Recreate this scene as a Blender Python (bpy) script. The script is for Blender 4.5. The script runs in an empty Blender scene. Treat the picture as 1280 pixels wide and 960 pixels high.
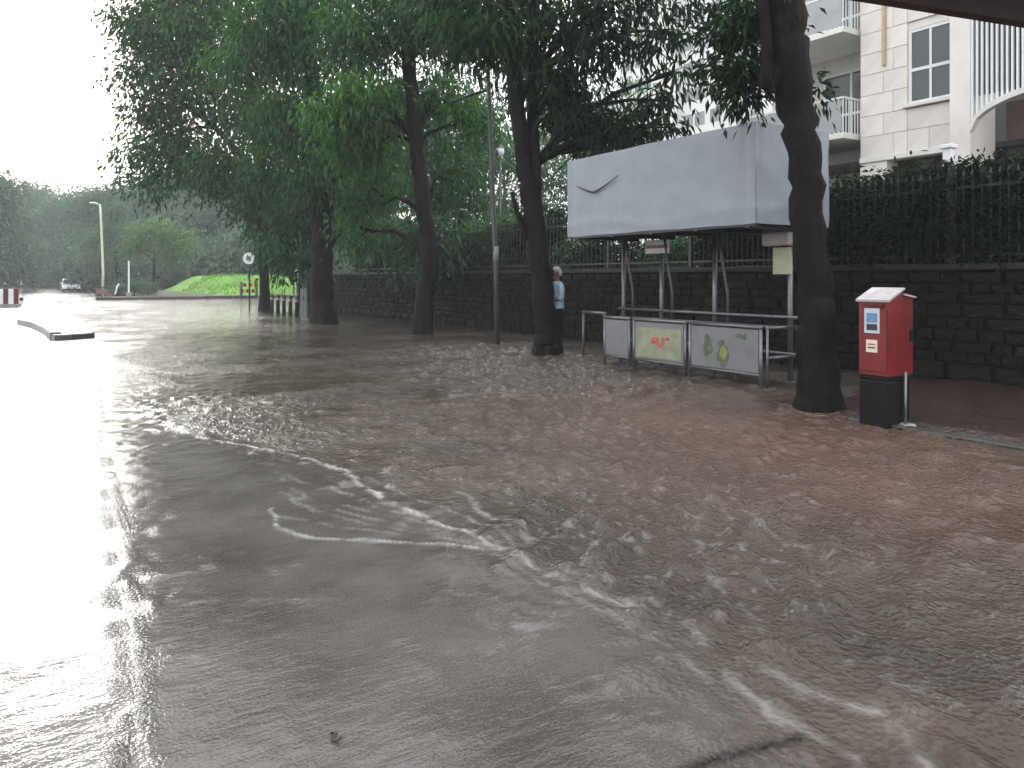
import bpy, bmesh, math, random
import numpy as np
from mathutils import Vector, Matrix

R = math.radians
S = bpy.context.scene
COL = S.collection
rng = np.random.default_rng(7)
random.seed(7)

# ------------------------------------------------------------------ camera
F, CX, HY, H = 960.0, 640.0, 347.0, 1.55          # focal px, centre, horizon row, eye height
YAW = math.atan((640 - 30) / 960.0)               # the road runs along +Y, the lens looks to its right
FW = np.array([math.sin(YAW), math.cos(YAW), 0.0])
RT = np.array([math.cos(YAW), -math.sin(YAW), 0.0])
cd = bpy.data.cameras.new('camera'); cam = bpy.data.objects.new('camera', cd); COL.objects.link(cam)
cd.sensor_width = 36.0; cd.lens = F / 1280 * 36
cd.shift_y = -(480 - HY) / 1280
cd.clip_start = 0.05; cd.clip_end = 3000
cam.location = (0, 0, H); cam.rotation_euler = (R(90), 0, -YAW)
S.camera = cam

# ------------------------------------------------------------------ world, sun, exposure
W = bpy.data.worlds.new('World'); S.world = W; W.use_nodes = True
nt = W.node_tree; nt.nodes.clear()
sky = nt.nodes.new('ShaderNodeTexSky'); sky.sky_type = 'NISHITA'; sky.sun_disc = False
SUN_EL, SUN_AZ = R(19), R(1.8)                      # veiled sun low over the end of the road
sky.sun_elevation = SUN_EL; sky.sun_rotation = SUN_AZ; sky.dust_density = 6; sky.air_density = 1.5
mx = nt.nodes.new('ShaderNodeMix'); mx.data_type = 'RGBA'; mx.inputs['Factor'].default_value = 0.88
mx.inputs['B'].default_value = (17.0, 17.6, 18.2, 1)        # even overcast cloud
bg = nt.nodes.new('ShaderNodeBackground'); bg.inputs['Strength'].default_value = 0.1
ow = nt.nodes.new('ShaderNodeOutputWorld')
nt.links.new(sky.outputs['Color'], mx.inputs['A'])
nt.links.new(mx.outputs['Result'], bg.inputs['Color'])
nt.links.new(bg.outputs['Background'], ow.inputs['Surface'])
sd = bpy.data.lights.new('sun', 'SUN'); sd.energy = 0.5; sd.angle = R(10); sd.color = (1, .97, .93)
sun = bpy.data.objects.new('sun', sd); COL.objects.link(sun)
sun.rotation_euler = Vector((math.sin(SUN_AZ)*math.cos(SUN_EL), math.cos(SUN_AZ)*math.cos(SUN_EL), math.sin(SUN_EL))).to_track_quat('Z', 'Y').to_euler()
S.view_settings.view_transform = 'Standard'; S.view_settings.look = 'None'
S.view_settings.exposure = 0.75; S.view_settings.gamma = 1
S.view_settings.use_curve_mapping = False
S.cycles.use_denoising = True
S.cycles.max_bounces = 6; S.cycles.diffuse_bounces = 3; S.cycles.glossy_bounces = 3
S.cycles.transmission_bounces = 4; S.cycles.volume_bounces = 1; S.cycles.transparent_max_bounces = 6
S.cycles.use_adaptive_sampling = True

# ------------------------------------------------------------------ pixel helpers
def P(px, py, d):                                  # a point at depth d along a pixel's ray
    v = d * FW + (px - CX) / F * d * RT
    return np.array([v[0], v[1], H + (HY - py) / F * d])
def G(px, py, z=0.0):                              # the point where the ray meets the level z
    return P(px, py, F * (H - z) / (py - HY))
def onX(px, X):                                    # Y where the ray column meets the plane X
    d = FW + (px - CX) / F * RT
    t = X / d[0]; return d[1] * t, t
def zz(py, t): return H + (HY - py) / F * t

# ------------------------------------------------------------------ materials
def nodes(name):
    m = bpy.data.materials.new(name); m.use_nodes = True
    t = m.node_tree; b = t.nodes['Principled BSDF']
    return m, t, b
def nd(t, typ, **kw):
    n = t.nodes.new(typ)
    for k, v in kw.items():
        if hasattr(n, k): setattr(n, k, v)
        else: n.inputs[k].default_value = v
    return n
MATS = {}
def mat(name, col, rough=.6, var=.35, scale=4.0, bump=0.0, bscale=40.0, metal=0.0, col2=None, coat=0.0, streak=1.0, spec=.5):
    if name in MATS: return MATS[name]
    m, t, b = nodes(name)
    tc = nd(t, 'ShaderNodeTexCoord'); mp = nd(t, 'ShaderNodeMapping')
    mp.inputs['Scale'].default_value = (1, 1, 1.0 / streak)
    t.links.new(tc.outputs['Object'], mp.inputs['Vector'])
    n1 = nd(t, 'ShaderNodeTexNoise'); n1.inputs['Scale'].default_value = scale; n1.inputs['Detail'].default_value = 6; n1.inputs['Roughness'].default_value = .65
    t.links.new(mp.outputs['Vector'], n1.inputs['Vector'])
    rp = nd(t, 'ShaderNodeValToRGB')
    c = np.array(col); d = np.array(col2) if col2 is not None else c * (1 - var)
    hi = np.clip(c * (1 + var * .5), 0, .95)
    rp.color_ramp.elements[0].position = .32; rp.color_ramp.elements[0].color = (*d, 1)
    rp.color_ramp.elements[1].position = .7; rp.color_ramp.elements[1].color = (*hi, 1)
    t.links.new(n1.outputs['Fac'], rp.inputs['Fac'])
    oi = nd(t, 'ShaderNodeObjectInfo')
    hv = nd(t, 'ShaderNodeHueSaturation')
    mr = nd(t, 'ShaderNodeMapRange'); mr.inputs['To Min'].default_value = 1 - var * .35; mr.inputs['To Max'].default_value = 1 + var * .35
    t.links.new(oi.outputs['Random'], mr.inputs['Value']); t.links.new(mr.outputs['Result'], hv.inputs['Value'])
    t.links.new(rp.outputs['Color'], hv.inputs['Color']); t.links.new(hv.outputs['Color'], b.inputs['Base Color'])
    b.inputs['Roughness'].default_value = rough; b.inputs['Metallic'].default_value = metal
    b.inputs['Specular IOR Level'].default_value = spec; b.inputs['Coat Weight'].default_value = coat; b.inputs['Coat Roughness'].default_value = .12
    if bump > 0:
        n2 = nd(t, 'ShaderNodeTexNoise'); n2.inputs['Scale'].default_value = bscale; n2.inputs['Detail'].default_value = 5
        t.links.new(mp.outputs['Vector'], n2.inputs['Vector'])
        bp = nd(t, 'ShaderNodeBump'); bp.inputs['Strength'].default_value = bump; bp.inputs['Distance'].default_value = .03
        t.links.new(n2.outputs['Fac'], bp.inputs['Height']); t.links.new(bp.outputs['Normal'], b.inputs['Normal'])
    MATS[name] = m; return m

def leafmat(name, dark, mid, bright, rough=.42, spec=.5):
    m, t, b = nodes(name)
    at = nd(t, 'ShaderNodeAttribute'); at.attribute_name = 'tint'
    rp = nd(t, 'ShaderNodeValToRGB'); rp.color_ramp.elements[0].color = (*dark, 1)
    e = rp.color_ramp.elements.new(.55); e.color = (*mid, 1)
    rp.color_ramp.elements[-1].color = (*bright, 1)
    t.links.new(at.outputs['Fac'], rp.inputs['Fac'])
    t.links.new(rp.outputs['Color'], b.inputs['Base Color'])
    b.inputs['Roughness'].default_value = rough; b.inputs['Specular IOR Level'].default_value = spec
    tr = nd(t, 'ShaderNodeBsdfTranslucent')
    hv = nd(t, 'ShaderNodeHueSaturation'); hv.inputs['Saturation'].default_value = 1.15; hv.inputs['Value'].default_value = 1.5
    t.links.new(rp.outputs['Color'], hv.inputs['Color']); t.links.new(hv.outputs['Color'], tr.inputs['Color'])
    ms = nd(t, 'ShaderNodeMixShader'); ms.inputs[0].default_value = .35
    t.links.new(b.outputs[0], ms.inputs[1]); t.links.new(tr.outputs[0], ms.inputs[2])
    t.links.new(ms.outputs[0], t.nodes['Material Output'].inputs['Surface'])
    return m

LEAF = leafmat('leaf_street', (.010, .027, .012), (.036, .094, .028), (.095, .21, .036), .45, .25)
LEAF_BIG = leafmat('leaf_large', (.003, .007, .004), (.011, .029, .011), (.04, .10, .024), .4, .12)
LEAF_GARDEN = leafmat('leaf_garden', (.022, .055, .022), (.045, .11, .035), (.11, .21, .06))
LEAF_FAR_HAZED = leafmat('leaf_far_hazed', (.045, .075, .05), (.075, .12, .075), (.12, .175, .095), .5)  # greens lightened, part of the distance haze sits in the leaf colour
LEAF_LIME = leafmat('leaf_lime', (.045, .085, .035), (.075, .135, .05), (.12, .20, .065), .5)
LEAF_DARK = leafmat('leaf_hedge', (.002, .005, .003), (.005, .012, .006), (.014, .03, .012), .5, .12)
GRASSM = leafmat('grass_blades', (.06, .15, .02), (.12, .28, .03), (.22, .42, .06), .6)
BARK = mat('bark_wet', (.009, .0075, .007), .6, .5, 5, 1.0, 26, streak=4, spec=.08)
BARK_RED = mat('bark_wet_base', (.008, .0058, .0052), .6, .5, 4, 1.0, 22, streak=3, spec=.08)
BARK_PALE = mat('bark_pale', (.12, .115, .10), .6, .5, 5, .6, 24, streak=3)
STEEL = mat('galvanised_steel', (.14, .14, .15), .35, .3, 9, .1, 60, metal=.7)
STEEL_DK = mat('dull_steel', (.07, .07, .075), .4, .3, 9, .1, 60, metal=.6)
IRON = mat('black_iron', (.014, .014, .015), .4, .4, 8)
STONE = mat('dark_wall_stone', (.012, .0108, .0105), .6, .95, 3.5, .9, 18, spec=.1)
MORTAR = mat('wall_mortar', (.005, .005, .005), .8, .5, 6, .6, 30, spec=.05)
COPE = mat('wall_coping', (.018, .017, .017), .5, .5, 4, .5, 22, spec=.25)
CREAM = mat('cream_cladding', (.71, .66, .61), .55, .14, 1.1, .12, 12)
CREAM_TRIM = mat('cream_trim', (.68, .66, .62), .5, .12, 1.5)
WHITEP = mat('white_paint', (.72, .73, .73), .45, .12, 2)
GLASS_DK = mat('window_glass', (.035, .055, .05), .06, .3, .6)
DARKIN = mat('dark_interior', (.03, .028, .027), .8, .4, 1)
PINKIN = mat('red_brown_render', (.22, .15, .14), .7, .25, 1)
CONC = mat('concrete', (.24, .23, .22), .6, .35, 3, .4, 20)
RED = mat('red_postbox_paint', (.17, .005, .006), .42, .5, 5, .12, 40, coat=.1, streak=4, spec=.35)
RED_DK = mat('red_paint_worn', (.12, .005, .006), .45, .5, 5, streak=4, spec=.3)
BLACKP = mat('black_paint', (.006, .006, .006), .55, .4, 6, spec=.12)
PAPER = mat('paper_notice', (.62, .62, .60), .5, .1, 6)
BLUEP = mat('blue_print', (.10, .22, .38), .5, .3, 20)
SHEET = mat('pale_plastic_sheet', (.185, .20, .225), .38, .12, 1.2, .25, 7, streak=2)
PANEL = mat('grey_panel', (.13, .13, .135), .45, .2, 4)
POSTER = mat('poster_print', (.27, .23, .15), .5, .3, 5, col2=(.12, .17, .12))
PRED = mat('poster_red', (.34, .07, .05), .5, .4, 14)
PGREEN = mat('poster_green', (.07, .085, .05), .5, .5, 14)
SKIN = mat('skin', (.16, .085, .055), .5, .1, 20)
SHIRT = mat('pale_blue_cotton', (.27, .38, .50), .8, .2, 16, .3, 60)
TROUS = mat('black_trousers', (.006, .006, .007), .8, .3, 14, spec=.08)
HAIRG = mat('grey_cap_cloth', (.40, .40, .38), .8, .3, 30, .3, 80)
MAROON = mat('dark_maroon_board', (.055, .030, .030), .5, .35, 2.5, .15, 30)
YELLOW = mat('yellow_paint', (.55, .42, .10), .5, .3, 6)
LAMPP = mat('pale_yellow_lamp_paint', (.55, .56, .36), .45, .15, 6)
KERB = mat('kerb_stone', (.04, .034, .03), .45, .4, 5, .6, 26)
KERBRED = mat('red_brown_kerb', (.075, .055, .05), .5, .4, 4, .4, 20)
CAR_W = mat('white_car_paint', (.75, .76, .77), .25, .04, 2, coat=.6)
RUBBER = mat('rubber', (.015, .015, .015), .7, .3, 8)
TOWER = mat('tower_render', (.62, .60, .58), .7, .1, .3)
TOWERW = mat('tower_window', (.16, .18, .19), .2, .3, .6)
CHROME = mat('headlight', (.8, .8, .82), .1, .05, 2)
SOIL = mat('wet_soil', (.06, .04, .03), .5, .5, 2, .6, 12)

# ------------------------------------------------------------------ mesh helpers
def fastmesh(name, V, polys, smooth=False):
    """V (n,3) array, polys: list of index arrays (m,k)"""
    me = bpy.data.meshes.new(name)
    V = np.asarray(V, dtype=np.float32)
    me.vertices.add(len(V)); me.vertices.foreach_set('co', V.ravel())
    loops = np.concatenate([p.ravel() for p in polys]).astype(np.int32)
    sizes = np.concatenate([np.full(len(p), p.shape[1]) for p in polys])
    starts = np.concatenate([[0], np.cumsum(sizes)[:-1]]).astype(np.int32)
    me.loops.add(len(loops)); me.loops.foreach_set('vertex_index', loops)
    me.polygons.add(len(sizes)); me.polygons.foreach_set('loop_start', starts)
    me.polygons.foreach_set('use_smooth', np.full(len(sizes), smooth, dtype=bool))
    me.update(calc_edges=True); me.validate()
    return me

class MB:
    def __init__(s): s.v = []; s.f = []
    def add(s, V, Fs):
        o = len(s.v); s.v += [tuple(float(c) for c in p) for p in V]; s.f += [tuple(i + o for i in f) for f in Fs]; return s
    def box(s, a, b, bev=0.0):
        x0, y0, z0 = a; x1, y1, z1 = b
        if bev <= 0:
            V = [(x0,y0,z0),(x1,y0,z0),(x1,y1,z0),(x0,y1,z0),(x0,y0,z1),(x1,y0,z1),(x1,y1,z1),(x0,y1,z1)]
            return s.add(V, [(3,2,1,0),(4,5,6,7),(0,1,5,4),(1,2,6,5),(2,3,7,6),(3,0,4,7)])
        bm = bmesh.new(); bmesh.ops.create_cube(bm, size=1)
        for v in bm.verts: v.co = Vector(((x0+x1)/2 + v.co.x*(x1-x0), (y0+y1)/2 + v.co.y*(y1-y0), (z0+z1)/2 + v.co.z*(z1-z0)))
        bmesh.ops.bevel(bm, geom=list(bm.edges), offset=bev, segments=1, affect='EDGES')
        bm.verts.index_update()
        s.add([v.co for v in bm.verts], [[v.index for v in f.verts] for f in bm.faces]); bm.free(); return s
    def tube(s, pts, rad, n=8, cap=True, wob=0.0, seed=0):
        pts = [np.array(p, float) for p in pts]
        if np.isscalar(rad): rad = [rad] * len(pts)
        rs = np.random.default_rng(seed); rings = []
        ref = np.array([0.31, 0.17, 0.93])
        d0 = pts[-1] - pts[0]; d0 = d0 / (np.linalg.norm(d0) + 1e-9)
        if abs(ref @ d0) > .9: ref = np.array([.93, .25, .1])
        lob = 1 + wob * rs.normal(size=n)
        for i, p in enumerate(pts):
            d = pts[min(i+1, len(pts)-1)] - pts[max(i-1, 0)]; d = d / (np.linalg.norm(d) + 1e-9)
            u = np.cross(d, ref); u /= np.linalg.norm(u) + 1e-9; w = np.cross(d, u)
            if wob and n > 12:
                th = np.arange(n)/n*2*math.pi
                nz_ = fbm(np.cos(th)*2.2 + 5 + seed, np.sin(th)*2.2 + i*.09 + 5, 4) + .6*fbm(np.cos(th)*6 + 9, np.sin(th)*6 + i*.16 + seed, 2)
                l = 1 + .24*(nz_ - .8)
            else: l = lob * (1 + wob * .15 * rs.normal(size=n)) if wob else lob
            rings.append([p + rad[i] * l[k] * (math.cos(2*math.pi*k/n) * u + math.sin(2*math.pi*k/n) * w) for k in range(n)])
        V = [q for r in rings for q in r]; Fs = []
        for i in range(len(pts)-1):
            for k in range(n):
                a, b = i*n + k, i*n + (k+1) % n
                Fs.append((a, b, b+n, a+n))
        if cap: Fs.append(tuple(range(n-1, -1, -1))); Fs.append(tuple((len(pts)-1)*n + k for k in range(n)))
        return s.add(V, Fs)
    def ball(s, c, r, n=10, m=7):
        r = np.array([r]*3 if np.isscalar(r) else r, float); V = []; Fs = []
        for i in range(m+1):
            th = math.pi * i / m
            for k in range(n):
                ph = 2*math.pi*k/n
                V.append((c[0]+r[0]*math.sin(th)*math.cos(ph), c[1]+r[1]*math.sin(th)*math.sin(ph), c[2]+r[2]*math.cos(th)))
        for i in range(m):
            for k in range(n):
                a, b = i*n+k, i*n+(k+1) % n
                Fs.append((a, a+n, b+n, b))
        return s.add(V, Fs)
    def prism(s, prof, y0, y1, axis='y'):           # profile of (a,b) pairs extruded; axis y: (x,z) profile
        n = len(prof)
        f = (lambda p, t: (p[0], t, p[1])) if axis == 'y' else (lambda p, t: (t, p[0], p[1]))
        V = [f(p, y0) for p in prof] + [f(p, y1) for p in prof]
        Fs = [tuple(range(n)), tuple(range(2*n-1, n-1, -1))] + [(i, i+n, (i+1) % n + n, (i+1) % n) for i in range(n)]
        return s.add(V, Fs)
    def mesh(s, name, org=(0,0,0), smooth=False):
        me = bpy.data.meshes.new(name)
        me.from_pydata([(p[0]-org[0], p[1]-org[1], p[2]-org[2]) for p in s.v], [], s.f); me.update()
        bm = bmesh.new(); bm.from_mesh(me); bmesh.ops.recalc_face_normals(bm, faces=bm.faces); bm.to_mesh(me); bm.free()
        if smooth: me.polygons.foreach_set('use_smooth', np.ones(len(me.polygons), dtype=bool))
        return me
    def build(s, name, m, root=None, parent=None, smooth=False, loc=None):
        """world-space geometry; the object's origin is the root's base (or loc for a thing of one mesh)"""
        org = tuple(root['_o']) if root is not None else (loc or (0,0,0))
        o = bpy.data.objects.new(name, s.mesh(name, org, smooth)); COL.objects.link(o)
        o.data.materials.append(m)
        if root is not None: o.parent = parent or root
        else: o.location = org
        return o
ROOTS = []
def thing(name, label, cat, loc=(0,0,0), group=None):
    o = bpy.data.objects.new(name, None); COL.objects.link(o); o.location = loc
    o.empty_display_size = .2
    o['_o'] = [float(c) for c in loc]; ROOTS.append(o)
    tag(o, label, cat, group); return o
def tag(o, label, cat, group=None):
    o['label'] = label; o['category'] = cat
    if group: o['group'] = group
    return o
def struct(o): o['kind'] = 'structure'; return o
def piece(name, me, parent, loc, rot=None, m=None, scale=None):     # alike pieces sharing mesh data
    o = bpy.data.objects.new(name, me); COL.objects.link(o); o.parent = parent; o.location = loc
    if rot: o.rotation_euler = rot
    if scale: o.scale = scale
    if m and not me.materials: me.materials.append(m)
    return o

# ------------------------------------------------------------------ numpy value noise
_tab = rng.random((256, 256))
def vnoise(x, y):
    xi = np.floor(x).astype(int); yi = np.floor(y).astype(int); fx = x - xi; fy = y - yi
    fx = fx*fx*(3-2*fx); fy = fy*fy*(3-2*fy)
    g = lambda a, b: _tab[a & 255, b & 255]
    return (g(xi,yi)*(1-fx) + g(xi+1,yi)*fx)*(1-fy) + (g(xi,yi+1)*(1-fx) + g(xi+1,yi+1)*fx)*fy
def fbm(x, y, o=4):
    a = 0; w = .5; t = 0
    for i in range(o): a = a + w*vnoise(x*2**i + 17*i, y*2**i + 31*i); t += w; w *= .5
    return a / t
def sstep(a, b, x): t = np.clip((x-a)/(b-a), 0, 1); return t*t*(3-2*t)
def gridmesh(name, xs, ys, zf, smooth=True):
    X, Y = np.meshgrid(xs, ys); Z = zf(X, Y); n = len(xs); m = len(ys)
    V = np.stack([X.ravel(), Y.ravel(), Z.ravel()], 1)
    i = (np.arange(m-1)[:, None]*n + np.arange(n-1)[None, :]).ravel()
    me = fastmesh(name, V, [np.stack([i, i+1, i+n+1, i+n], 1)], smooth)
    return me, X, Y

# ================================================================== THE SETTING
# ground under everything
me, _, _ = gridmesh('ground', np.linspace(-320, 320, 41), np.linspace(-320, 320, 41), lambda x, y: -.32 + 0*x, False)
o = bpy.data.objects.new('ground', me); COL.objects.link(o); struct(o); me.materials.append(SOIL)
# road bed below the flood
me, _, _ = gridmesh('road', np.linspace(-14, 60, 20), np.linspace(-30, 240, 40), lambda x, y: -.16 + 0*x, False)
o = bpy.data.objects.new('road', me); COL.objects.link(o); struct(o); me.materials.append(mat('asphalt', (.05,.05,.05), .5, .3, 6, .5, 60))

# ---- flood water
def line(pts): return np.array([G(a, b)[:2] for a, b in pts])
FOAM = [  # crests of water edges, strength, width
 (line([(196,500),(215,528),(245,546),(300,556),(352,566),(400,578),(425,588),(450,606),(482,626),(520,645),(570,664),(622,684)]), 0.80, 0.023),
 (line([(342,636),(350,660),(385,672),(440,675),(500,678),(560,681),(622,686)]), 0.72, 0.016),
 (line([(345,590),(372,600),(420,612),(470,632),(530,650),(600,668),(640,690)]), 0.36, 0.016),
 (line([(360,622),(420,630),(480,642),(560,660),(625,676)]), 0.28, 0.016),
 (line([(622,684),(660,702),(705,722),(750,742),(800,764),(850,782)]), 0.48, 0.025),
 (line([(850,782),(880,810),(920,855),(965,892),(1010,915),(1050,940),(1075,965)]), 0.36, 0.021),
 (line([(960,842),(1010,862),(1070,884),(1120,902),(1145,925),(1155,960)]), 0.48, 0.021),
 (line([(575,615),(600,640),(640,655),(690,690)]), 0.40, 0.025),
 (line([(350,600),(380,622),(430,640),(500,655),(570,668),(622,682)]), .30, .016),
 (line([(348,615),(400,640),(460,655),(540,667),(618,683)]), .26, .016),
 (line([(352,645),(420,658),(500,668),(570,676),(620,684)]), .30, .016),
 (line([(425,588),(470,602),(540,632),(600,652),(660,690)]), .34, .016),
 (line([(250,470),(300,500),(340,505)]), .25, .03),
 (line([(620,690),(690,730),(760,765),(830,800),(880,850)]), .25, .018),
 (line([(860,640),(872,680),(890,720),(930,760),(960,790)]), .25, .03),
 (line([(205,440),(260,444),(320,446),(360,452)]), 0.40, 0.050),
 (line([(200,495),(230,488),(262,506)]), 0.40, 0.029),
 (line([(1080,846),(1130,858),(1175,868),(1215,885)]), 0.24, 0.016),
 (line([(120,470),(133,560),(140,640),(150,720),(165,830),(182,960)]), 0.20, 0.021),
 (line([(1000,516),(1070,528),(1130,533),(1200,540),(1290,556)]), 0.24, 0.017),
]
BLOBS = [((600,440),1.6,1.3),((680,460),1.6,1.8),((730,480),1.3,1.7),((640,520),1.5,.6),((740,545),1.3,.8),((720,620),.9,.7),((800,610),1.1,1.0),((850,680),.8,1.6),
         ((820,730),.5,1.5),((900,720),.6,1.5),((960,760),.6,1.0),((1000,640),1.2,.7),((930,560),1.6,.7),((900,830),.35,.8),((980,870),.35,.6),((240,520),1.0,.7),((470,600),.8,.5),((480,650),.6,.5),((300,690),.7,.25)]
def seg_dist(px, py, L):
    best = np.full(px.shape, 1e9)
    for a, b in zip(L[:-1], L[1:]):
        ab = b - a; t = np.clip(((px-a[0])*ab[0] + (py-a[1])*ab[1]) / (ab @ ab + 1e-9), 0, 1)
        best = np.minimum(best, np.hypot(px - a[0] - t*ab[0], py - a[1] - t*ab[1]))
    return best
xs = np.concatenate([np.linspace(-90,-10,14)[:-1], np.linspace(-10,-1.5,22)[:-1], np.arange(-1.5, 8.2, .024), np.linspace(8.2, 11.45, 40), np.linspace(12.5, 90, 26)])
ys = np.concatenate([np.linspace(-30,0,9)[:-1], np.arange(0, .9, .06), np.arange(.9, 8, .022), np.arange(8, 12, .034), np.arange(12, 20, .06), np.arange(20, 34, .16), np.arange(34, 70, .6), np.linspace(70, 240, 50)])
foam_att = {}
BASES = [(*G(a_, b_)[:2], r_) for a_, b_, r_ in [(1025,512,.30),(683,443,.30),(527,418,.30),(404,404,.45),(622,431,.09),(948,485,.03),(862,472,.03),(792,458,.03),(757,452,.03),(730,445,.03),(990,477,.05),(694,447,.16)]]
def water_z(X, Y):
    D = np.hypot(X, Y)
    near = 1 - sstep(26, 60, D)
    turb = np.zeros_like(X)
    for (p, r, s) in BLOBS:
        c = G(*p); turb = np.maximum(turb, s*np.exp(-((X-c[0])**2 + (Y-c[1])**2)/(2*r*r)))
    # the thin film on the crown of the road, left of the long water edge
    edge = np.array([G(a,b)[:2] for a,b in [(150,455),(245,546),(425,588),(622,684),(705,722),(850,782),(965,892),(1050,940),(1100,1010)]])
    below = np.zeros_like(X); o_ = np.argsort(edge[:,1])
    # side of the polyline: X larger than the edge at the same Y = deep side
    ex = np.interp(Y, edge[o_,1], edge[o_,0]); deep = sstep(-.55, .4, X - ex + .9*(fbm(X*1.3, Y*1.3)-.5) + .25*(fbm(X*5, Y*5)-.5))
    base = (.06 + .31*deep) * (1 - .3*sstep(12, 25, D))
    amp = np.clip(base*(.5 + fbm(X*.7+3, Y*.7)) + 1.5*turb*(.35+.65*deep), 0, 2.2) * near
    z = np.zeros_like(X)
    wx = .35*(fbm(X*1.1, Y*1.1+9)-.5); wy = .35*(fbm(X*1.1+40, Y*1.1)-.5)
    flow = math.radians(-52)
    for k in range(48):
        lam = .068 * 1.048**k
        a = flow + rng.normal()*.85; ph = rng.random()*6.28
        kk = 2*math.pi/lam
        # group envelope breaks up long regular crests
        env = .25 + 1.5*vnoise(X/(lam*2.6) + 13*k, Y/(lam*2.6) + 7*k)**2
        z += .0024*(lam/.2)**.8*env*np.sin(kk*((X+wx)*math.cos(a) + (Y+wy)*math.sin(a)) + ph)
    # crease the crests
    z = z + .5*np.abs(z)
    z *= amp*.7
    z += .0022*near*(fbm(X*14, Y*14, 2)-.5)*(.5+amp)
    foam = np.zeros_like(X)
    for L, s, w in FOAM:
        m = (L[:,0].min()-1 < X) & (X < L[:,0].max()+1) & (L[:,1].min()-1 < Y) & (Y < L[:,1].max()+1)
        if not m.any(): continue
        xx, yy = X[m], Y[m]
        wob = .12*(fbm(xx*4, yy*4, 3)-.5) + .05*(fbm(xx*14, yy*14, 2)-.5)
        d = seg_dist(xx + wob, yy - wob, L)
        r = np.exp(-(d/w)**2) * (.35 + .9*fbm(xx*6+5, yy*6, 3))
        z[m] += .008*s*r
        foam[m] = np.maximum(foam[m], .85*s*r*sstep(.36, .66, fbm(xx*9, yy*9, 3)+.22*s))
    foam = np.maximum(foam, .16*deep*np.clip(turb,0,1.2)*sstep(.64,.8, fbm(X*16+50, Y*16, 4))*near)
    foam_att['rip'] = np.clip(.22 + .5*sstep(11, 26, D) + 1.5*deep*sstep(.34,.66,fbm(X*.8+8, Y*.8, 4)) + 1.0*turb, 0, 2.1)
    for (bx_, by_, br_) in BASES:
        m = (np.abs(X-bx_) < 1.2) & (np.abs(Y-by_) < 1.6)
        if not m.any(): continue
        xx, yy = X[m]-bx_, Y[m]-by_
        rr = np.hypot(xx, yy); q = np.exp(-((rr-br_-.02)/.035)**2) + .5*np.exp(-((rr-br_-.16-.04*np.sin(5*np.arctan2(yy,xx)))/.03)**2)
        tail = np.exp(-((np.abs(xx) - br_ - .25*np.maximum(0,-yy))/.04)**2)*(yy < 0)*np.exp(yy/.5)
        q = (q + .6*tail)*(.3 + fbm(X[m]*8, Y[m]*8, 3))
        z[m] += .008*q; foam[m] = np.maximum(foam[m], .30*q*sstep(.4,.6,fbm(X[m]*13+9, Y[m]*13, 3)))
    jn = np.zeros_like(X); ck = np.zeros_like(X)
    for L, w_, tgt in ((line([(122,470),(128,560),(133,650),(138,730),(145,830),(152,960)]), .045, jn), (line([(120,520),(140,600),(160,700),(172,800),(188,960)]), .03, jn), (line([(840,968),(900,948),(950,935),(1000,924)]), .020, ck)):
        m = (L[:,0].min()-.4 < X) & (X < L[:,0].max()+.4) & (L[:,1].min()-.4 < Y) & (Y < L[:,1].max()+.4)
        d_ = seg_dist(X[m] + .04*(fbm(X[m]*5, Y[m]*5, 3)-.5), Y[m], L)
        tgt[m] = np.maximum(tgt[m], np.exp(-(d_/w_)**2)*(sstep(.35,.6,fbm(X[m]*5+3, Y[m]*5, 3)) if tgt is jn else 1))
    foam_att['joint'] = jn; foam_att['crack'] = np.clip(ck + .35*jn, 0, 1)
    foam_att['foam'] = foam; foam_att['deep'] = deep; foam_att['farw'] = sstep(8, 24, D)
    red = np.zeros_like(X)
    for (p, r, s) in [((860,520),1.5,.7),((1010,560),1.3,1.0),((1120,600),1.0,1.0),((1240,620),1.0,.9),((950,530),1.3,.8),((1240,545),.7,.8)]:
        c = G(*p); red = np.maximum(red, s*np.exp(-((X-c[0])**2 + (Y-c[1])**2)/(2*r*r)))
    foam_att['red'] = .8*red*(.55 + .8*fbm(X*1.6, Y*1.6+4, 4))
    return z
me, X, Y = gridmesh('flood_water', xs, ys, water_z)
for k, v in foam_att.items():
    a = me.attributes.new(k, 'FLOAT', 'POINT'); a.data.foreach_set('value', v.ravel().astype(np.float32))
m, t, b = nodes('muddy_water')
geo = nd(t, 'ShaderNodeNewGeometry')
def attr(n): a = nd(t, 'ShaderNodeAttribute'); a.attribute_name = n; return a.outputs['Fac']
n1 = nd(t, 'ShaderNodeTexNoise'); n1.inputs['Scale'].default_value = .9; n1.inputs['Detail'].default_value = 7
t.links.new(geo.outputs['Position'], n1.inputs['Vector'])
rp = nd(t, 'ShaderNodeValToRGB')
rp.color_ramp.elements[0].position = .3; rp.color_ramp.elements[0].color = (.036, .0275, .0215, 1)
rp.color_ramp.elements[1].position = .72; rp.color_ramp.elements[1].color = (.080, .061, .048, 1)
t.links.new(n1.outputs['Fac'], rp.inputs['Fac'])
def mixc(fac, a, bcol):
    q = nd(t, 'ShaderNodeMix'); q.data_type = 'RGBA'
    t.links.new(fac, q.inputs['Factor'])
    if isinstance(a, tuple): q.inputs['A'].default_value = a
    else: t.links.new(a, q.inputs['A'])
    if isinstance(bcol, tuple): q.inputs['B'].default_value = bcol
    else: t.links.new(bcol, q.inputs['B'])
    return q.outputs['Result']
ng = nd(t, 'ShaderNodeTexNoise'); ng.inputs['Scale'].default_value = 110; ng.inputs['Detail'].default_value = 2; t.links.new(geo.outputs['Position'], ng.inputs['Vector'])
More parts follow.
